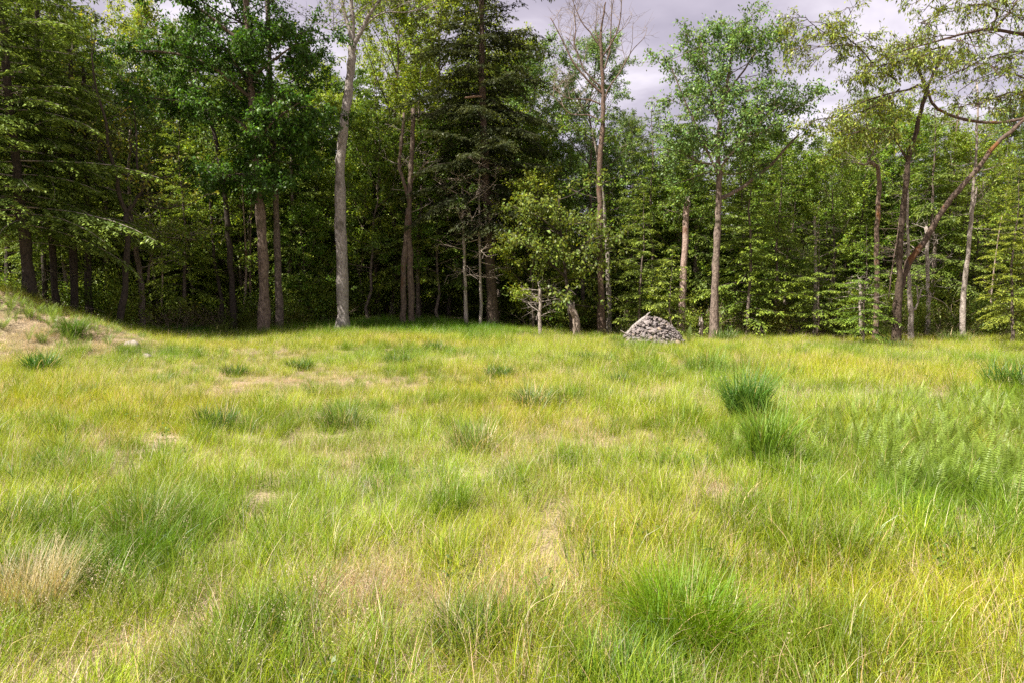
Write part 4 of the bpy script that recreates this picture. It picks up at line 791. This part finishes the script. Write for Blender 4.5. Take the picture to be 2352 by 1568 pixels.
# undergrowth along the wood edge
uxy = [band(22.5, 36, 3.6)]; ux, uy = uxy[0]; ue = field_edge(ux, uy); k = (ue < .85) & (sr.uniform(0, 1, len(ux)) < np.interp(uy, [22, 28, 36], [1, .7, .35])); ux, uy = ux[k], uy[k]; m = len(ux)
def shrub_kind(seed, H, sp, cl, cnt=5):
    a, b, c = make_decid(seed, H, .08, sp, 8, .085, cnt, cl, .012, lvl3=3, dead=0); c.materials.append(M_GRASS); return bpy.data.objects.new('k', c)
def fern_kind(seed):
    mb = MB(); fern(mb, np.random.default_rng(seed), 8, .62, (.12, .17, .035)); me = mb.mesh('f'); me.materials.append(M_GRASS); return bpy.data.objects.new('k', me)
def dead_kind(seed):
    q = np.random.default_rng(seed); mb = MB()
    for i in range(7):
        b = curve((q.uniform(-.3, .3), q.uniform(-.3, .3), 0), (q.normal(0, 1), q.normal(0, .6), q.uniform(.3, 1.4)), q.uniform(.6, 1.5), 5, -.1, .16, q); mb.tube(b, np.linspace(.011, .003, 6), 3, col=(.26, .21, .17), cap=False)
        for z in range(3):
            p3, d3 = along(b, q.uniform(.3, .95)); mb.tube(curve(p3, nrm(d3 + perp(d3, q)), .35, 2, 0, .2, q), [.005, .004, .002], 3, col=(.26, .21, .17), cap=False)
    me = mb.mesh('f'); me.materials.append(M_GRASS); return bpy.data.objects.new('k', me)
pr = [shrub_kind(401, .9, .6, G1), shrub_kind(402, 1.3, .7, G4), fern_kind(1), fern_kind(2), dead_kind(3), dead_kind(4), shrub_kind(403, .6, .45, (.13, .15, .03))]
gn_scatter('undergrowth', pr, np.stack([ux, uy, height(ux, uy) - .02], -1), np.stack([sr.normal(0, .1, m), sr.normal(0, .1, m), sr.uniform(0, 6.28, m)], -1), np.repeat(sr.uniform(.6, 1.35, (m, 1)), 3, 1), sr.choice(7, m, p=[.12, .10, .19, .15, .17, .15, .12]), np.exp(sr.normal(0, .2, (m, 1))) * np.array([[1.05, 1, .9]]))

# ------------------------------------------------------------------ tussocks, one by one
def tussock(label, px, py, n, ln, wd, spread, col, lean=.35, arch=1.0, straw=.05, seed=0, name='grass_tussock', cat='grass tussock', strawcol=(.5, .42, .26), extra=None, tip=None):
    g = gp(px, py); q = np.random.default_rng(seed + 500); t = thing(name, label, cat, (g[0], g[1], g[2] - .02)); mb = MB(); blades(mb, n, spread, (ln * .55, ln), wd, lean, arch, q, col, straw=straw, seg=6, strawcol=strawcol, tipc=tip); obj('blades', mb, M_TUSS, t, kind='stuff')
    if extra: 
        m2 = MB(); extra(m2, q); obj('seed_heads', m2, M_TUSS, t, kind='stuff')
    return t
BG_ = (.055, .125, .035); YG = (.10, .165, .020); OL = (.12, .165, .030)
T = [
 ('large bright green fine-bladed tussock in the lower right foreground', 1575, 1475, 1500, .54, .0040, .20, (.13, .245, .008), .42, .75, .05, (1.2, 1.1, 1.0)),
 ('dark green tussock cut by the bottom edge, left of the large bright one', 1440, 1600, 700, .40, .0042, .20, (.085, .16, .012), .4, .8, .05, None),
 ('tall blue-green clump with broad drooping blades in the middle right', 1712, 975, 560, 1.10, .0105, .17, (.060, .145, .022), .20, 1.2, .01, (1.8, 1.45, 1.5)),
 ('ragged blue-green clump just in front of the tall broad-bladed one', 1765, 1075, 420, .90, .008, .15, (.12, .215, .020), .14, 1.0, .02, (1.4, 1.25, 1.2)),
 ('loose blue-green clump near the stone pile, up the slope from the tall one', 1622, 862, 380, .85, .009, .34, (.12, .21, .030), .28, 1.2, .03, (1.5, 1.3, 1.3)),
 ('dark blue-green clump at the right edge of the field', 2325, 900, 420, .9, .010, .34, (.07, .155, .022), .25, 1.2, .02, (1.4, 1.25, 1.2)),
 ('dark green clump at the foot of the straw-covered bank', 95, 858, 300, .75, .014, .22, (.05, .13, .016), .35, 1.0, .05, (1.3, 1.2, 1.1)),
 ('bright green tuft on the bank between the ferns', 165, 775, 240, .75, .012, .2, (.085, .17, .018), .3, .7, .03, None),
 ('pale straw-white tussock at the left edge of the foreground', 75, 1400, 700, .50, .0036, .18, (.55, .52, .36), .26, .55, .9, None),
 ('olive rush tussock right of the straw-white tussock', 330, 1240, 420, .55, .0045, .18, (.10, .165, .012), .35, .6, .15, None),
 ('dark-stemmed tussock at the left edge above the straw-white one', 25, 1240, 350, .5, .0045, .16, (.07, .13, .012), .35, .6, .2, None),
 ('fine rush tussock with thin straight stems in the centre of the field', 1085, 1040, 380, .62, .0055, .18, (.11, .17, .030), .5, .45, .22, (1.6, 1.4, 1.4)),
 ('rush tussock left of the centre one', 790, 985, 300, .55, .006, .20, (.085, .14, .025), .45, .5, .15, None),
 ('pale green arching tussock in the middle, below the small round tuft', 1225, 940, 360, .62, .009, .20, (.115, .17, .05), .4, .9, .12, (1.6, 1.4, 1.4)),
 ('round deep green tuft above the pale arching tussock', 1145, 868, 300, .5, .010, .22, (.085, .165, .025), .4, .9, .05, None),
 ('yellow-green tuft right of the pale arching tussock', 1300, 925, 300, .45, .008, .22, (.11, .18, .022), .4, .9, .05, None),
 ('small dark tuft in the centre right, left of the tall blue-green clump', 1425, 885, 220, .42, .010, .15, (.06, .13, .030), .35, .9, .05, None),
 ('bright tuft on the far slope, left of the stone pile', 1345, 832, 240, .45, .012, .22, (.075, .15, .024), .4, .8, .05, None),
 ('bright tuft directly left of the loose clump near the pile', 1395, 835, 220, .42, .012, .2, (.085, .165, .022), .4, .8, .05, None),
 ('green tuft on the far slope below the twin trunks', 915, 838, 260, .5, .012, .22, (.085, .16, .022), .4, .8, .05, None),
 ('green tuft on the far slope right of the twin trunks', 1000, 808, 240, .5, .013, .22, (.065, .14, .026), .4, .8, .05, None),
 ('green tuft below the grey trunk', 690, 850, 260, .5, .012, .22, (.09, .16, .022), .4, .8, .05, None),
 ('green tuft right of the small pale boulder', 540, 862, 230, .42, .012, .2, (.085, .15, .022), .4, .8, .05, None),
 ('low tuft on the left meadow below the bank', 195, 910, 260, .4, .009, .22, (.12, .175, .022), .45, .8, .05, None),
 ('bluish tuft on the left meadow near the low tuft', 500, 985, 260, .5, .008, .2, (.07, .14, .045), .3, .7, .08, None),
 ('deep green tuft at the bottom left centre', 620, 1490, 380, .40, .0048, .12, (.075, .14, .012), .3, .6, .08, None),
 ('yellow-green tuft at the bottom, below the straw patch', 480, 1600, 520, .38, .0045, .16, (.17, .21, .035), .4, .6, .12, None),
 ('green tuft in the bottom centre beside the straw patch', 1080, 1480, 460, .38, .0045, .16, (.085, .15, .020), .35, .7, .08, None),
 ('small green tuft right of the tall broad-bladed clump', 1975, 970, 220, .55, .010, .14, (.085, .14, .030), .4, 1.0, .1, None),
 ('leafy tuft at the far edge right of the stone pile', 2070, 805, 220, .55, .016, .3, (.09, .15, .035), .35, .9, .08, None),
 ('coarse green tuft at the far right edge of the wood', 2190, 790, 300, .75, .016, .4, (.13, .18, .045), .35, .9, .1, None),
 ('arching tuft close to the foot of the straight speckled trunk', 1665, 785, 260, .75, .018, .35, (.10, .16, .035), .4, .9, .08, None),
 ('dark green tuft in front of the stone pile on its left', 1425, 790, 260, .5, .014, .28, (.07, .15, .022), .4, .8, .04, None),
 ('dark tuft in the shade between forked tree and maple', 420, 765, 260, .7, .014, .5, (.06, .13, .022), .4, .8, .04, None),
]
for i, (lab, px, py, n_, ln, wd, spd, col, le, ar, stw, tip) in enumerate(T): tussock(lab, px, py, n_, ln, wd, spd, col, le, ar, stw, seed=i, tip=tip)
# ferns on the bank
for i, (px, py, s_, lab) in enumerate(((130, 765, 1.25, 'fern on the bank in front of the dark trunks, left of the bright tuft'), (190, 772, 1.0, 'fern on the lower end of the bank, right of the bright tuft'), (25, 715, 1.3, 'fern on top of the bank at the left edge'),
                          (70, 735, 1.1, 'fern on the crest of the bank, right of the leftmost fern'), (5, 760, 1.0, 'fern on the slope of the bank below the leftmost fern'), (95, 790, .8, 'small fern growing out of the straw on the bank'), (1582, 792, 1.1, 'upright fern at the right foot of the stone pile'),
                          (250, 795, .8, 'small fern beside the pale boulder'), (560, 795, .8, 'fern at the edge of the shaded grass under the maple'))):
    g = gp(px, py); mb = MB(); fern(mb, np.random.default_rng(700 + i), 9 if i != 6 else 7, .52 * s_, (.15, .22, .03), arch=.9 if i != 6 else .25, lean=.35 if i != 6 else .1, npin=22, pw=.075)
    t = thing('fern', lab, 'fern', (g[0], g[1], g[2] - .02)); obj('fronds', mb, M_FERN, t, kind='stuff')

# ------------------------------------------------------------------ stone pile with its log, pale boulder
m_st, t = new_mat('slate_stone'); out = N(t, 'ShaderNodeOutputMaterial'); p = N(t, 'ShaderNodeBsdfPrincipled'); p.inputs['Roughness'].default_value = .85
tc = N(t, 'ShaderNodeTexCoord'); n1 = N(t, 'ShaderNodeTexNoise'); n1.inputs['Scale'].default_value = 7; n1.inputs['Detail'].default_value = 6; L(t, tc.outputs['Object'], n1.inputs['Vector'])
rr = N(t, 'ShaderNodeValToRGB'); rr.color_ramp.elements[0].position = .3; rr.color_ramp.elements[1].position = .7; rr.color_ramp.elements[0].color = (.16, .135, .13, 1); rr.color_ramp.elements[1].color = (.29, .25, .235, 1); L(t, n1.outputs['Fac'], rr.inputs[0])
oi = N(t, 'ShaderNodeObjectInfo'); mu = N(t, 'ShaderNodeMix', data_type='RGBA', blend_type='MULTIPLY'); mu.inputs['Factor'].default_value = 1; L(t, rr.outputs[0], mu.inputs['A']); L(t, oi.outputs['Color'], mu.inputs['B']); L(t, mu.outputs['Result'], p.inputs['Base Color'])
b = N(t, 'ShaderNodeBump'); b.inputs['Strength'].default_value = .5; b.inputs['Distance'].default_value = .02; L(t, n1.outputs['Fac'], b.inputs['Height']); L(t, b.outputs[0], p.inputs['Normal']); L(t, p.outputs[0], out.inputs[0])
def slab(q, n=7):
    a = np.sort(np.linspace(0, 2 * math.pi, n, endpoint=False) + q.uniform(-.3, .3, n)); rd = q.uniform(.75, 1.1, n); P = np.stack([np.cos(a) * rd, np.sin(a) * rd * q.uniform(.6, .9)], -1); h = .16
    v = np.vstack([np.c_[P, np.full(n, -h)], np.c_[P * q.uniform(.86, 1.0), h + q.uniform(-.05, .05, n)], [[0, 0, -h]], [[0, 0, h * 1.12]]]); f = [[k, (k + 1) % n, n + (k + 1) % n, n + k] for k in range(n)] + [[(k + 1) % n, k, 2 * n, 2 * n] for k in range(n)] + [[n + k, n + (k + 1) % n, 2 * n + 1, 2 * n + 1] for k in range(n)]
    mb = MB(); mb.add(v, f); return mb.mesh('stone', smooth=False)
q = np.random.default_rng(61); slabs = [slab(q, int(q.integers(5, 9))) for _ in range(12)]
for s_ in slabs: s_.materials.append(m_st)
g = gp(1513, 797); PX, PY = g[0], g[1] + .85; PZ = float(height(PX, PY)) - .05
pile = thing('stone_pile', 'heap of flat grey-brown stones at the far side of the field', 'stone pile', (PX, PY, PZ))
RXl, RXr, RY, PH = 1.1, 1.04, .92, .86
def pile_h(x, y):
    xr = x / (RXl if x < 0 else RXr); d = math.sqrt(xr * xr + (y / RY) ** 2); return PH * max(0, 1 - d ** 1.8)
core = MB(); XX, YY = np.meshgrid(np.linspace(-1, 1, 17), np.linspace(-1, 1, 17)); ZZ = np.vectorize(pile_h)(XX, YY) * .93 - .06; vv = np.stack([XX, YY, ZZ], -1).reshape(-1, 3); ii = np.arange(16)[:, None] * 17; jj = np.arange(16)[None]
core.add(vv, np.stack([ii + jj, ii + jj + 1, ii + 17 + jj + 1, ii + 17 + jj], -1).reshape(-1, 4)); obj('pile_core', core, m_st, pile, color=(.45, .43, .42))
ns = 0
while ns < 295:
    x_, y_ = q.uniform(-1, 1), q.uniform(-1, .75)
    h0 = pile_h(x_, y_)
    if h0 <= .0 and (math.hypot(x_ / RXl, y_ / RY) > 1.12 or q.uniform() < .6): continue
    if y_ > .25 and q.uniform() < .6: continue
    e_ = .05; nx = -(pile_h(x_ + e_, y_) - pile_h(x_ - e_, y_)) / .1; ny = -(pile_h(x_, y_ + e_) - pile_h(x_, y_ - e_)) / .1
    nv = Vector((nx * .75 + q.normal(0, .33), ny * .75 + q.normal(0, .33), 1)).normalized(); s_ = float(np.clip(q.lognormal(-2.86, .40), .035, .13))
    o = bpy.data.objects.new('stone', slabs[int(q.integers(0, 12))]); COL.objects.link(o); o.parent = pile; o.location = (x_, y_, h0 + q.uniform(-.01, .035)); o.rotation_mode = 'QUATERNION'
    from mathutils import Quaternion
    o.rotation_quaternion = nv.to_track_quat('Z', 'Y') @ Quaternion((0, 0, 1), q.uniform(0, 6.28)); o.scale = (s_, s_, s_ * q.uniform(.6, 1.1)); c = q.uniform(.72, 1.0); w_ = q.uniform(-.05, .07); o.color = (c * (1 + w_), c, c * (1 - w_), 1)
    if q.uniform() < .05: o.color = (1.25, 1.1, .85, 1)
    ns += 1
rub = MB(); cf = [[0, 1, 2, 3], [7, 6, 5, 4], [0, 4, 5, 1], [1, 5, 6, 2], [2, 6, 7, 3], [3, 7, 4, 0]]
for i in range(700):
    x_, y_ = q.uniform(-1.15, 1.15), q.uniform(-1.05, .8); h0 = pile_h(x_, y_)
    if h0 <= 0 and q.uniform() < .55: continue
    k_ = np.array([[-1, -1, -1], [1, -1, -1], [1, 1, -1], [-1, 1, -1], [-1, -1, 1], [1, -1, 1], [1, 1, 1], [-1, 1, 1]], float) * (1 + q.uniform(-.35, .35, (8, 3))) * np.array([1, .8, .3]) * q.uniform(.018, .05)
    from mathutils import Euler
    M_ = np.array(Euler((q.normal(0, .6), q.normal(0, .6), q.uniform(0, 6.28))).to_matrix()); rub.add(k_ @ M_.T + [x_, y_, h0 + q.uniform(0, .04)], cf)
obj('rubble', rub.mesh('rubble', smooth=False), m_st, pile, color=(.8, .78, .76), kind='stuff')
def loc_log(label, pts, rad, mat, name='log'):
    p0 = np.array(pts[0]); t = thing(name, label, 'log', tuple(p0)); mb = MB(); mb.tube(np.array(pts) - p0, rad, 9, rough=.08, seed=4); obj('wood', mb, mat, t); return t
yl = PY - .12
lg = loc_log('weathered grey log leaning on the left shoulder of the stone pile', [at(1440, 768, yl), at(1454, 752, yl + .05), at(1476, 735, yl + .1), at(1487, 727, yl + .12)], [.035, .06, .075, .055], M_BARKG)
mb = MB(); mb.tube(np.array([at(1483, 731, yl + .1), at(1488, 722, yl + .1), at(1494, 717, yl + .1)]) - np.array(at(1440, 768, yl)), [.05, .03, .008], 6); obj('broken_end', mb, M_BARKG, lg)
loc_log('thin pale branch lying at the left foot of the stone pile', [at(1425, 759, yl), at(1436, 766, yl), at(1452, 769, yl)], [.012, .018, .016], M_DEAD, 'fallen_branch')
def boulder(label, px, py, w, seed, col):
    g = gp(px, py); q = np.random.default_rng(seed); bm_n = 14; mb = MB(); th = np.linspace(0, 2 * math.pi, bm_n, endpoint=False); ph = np.linspace(-.5, math.pi / 2 - .05, 7); V = []
    for p_ in ph:
        for a in th: k = 1 + .12 * math.sin(3 * a + seed) + .1 * math.sin(2 * p_ + 2 * a) + q.uniform(-.05, .05); V.append((math.cos(a) * math.cos(p_) * k * w, math.sin(a) * math.cos(p_) * k * w * .8, math.sin(p_) * k * w * .75))
    V.append((0, 0, w * .78)); f = []
    for i in range(6):
        for j in range(bm_n): f.append([i * bm_n + j, i * bm_n + (j + 1) % bm_n, (i + 1) * bm_n + (j + 1) % bm_n, (i + 1) * bm_n + j])
    for j in range(bm_n): f.append([6 * bm_n + j, 6 * bm_n + (j + 1) % bm_n, 7 * bm_n, 7 * bm_n])
    mb.add(V, f); o = obj('boulder', mb, m_st, loc=(g[0], g[1], g[2] + .02), color=col); o['label'] = label; o['category'] = 'boulder'; return o
boulder('small pale boulder at the foot of the forked black tree', 304, 797, .17, 3, (1.25, 1.2, 1.18))
boulder('small flat stone half hidden in the grass right of the pale boulder', 339, 822, .11, 5, (1.0, .95, .92))
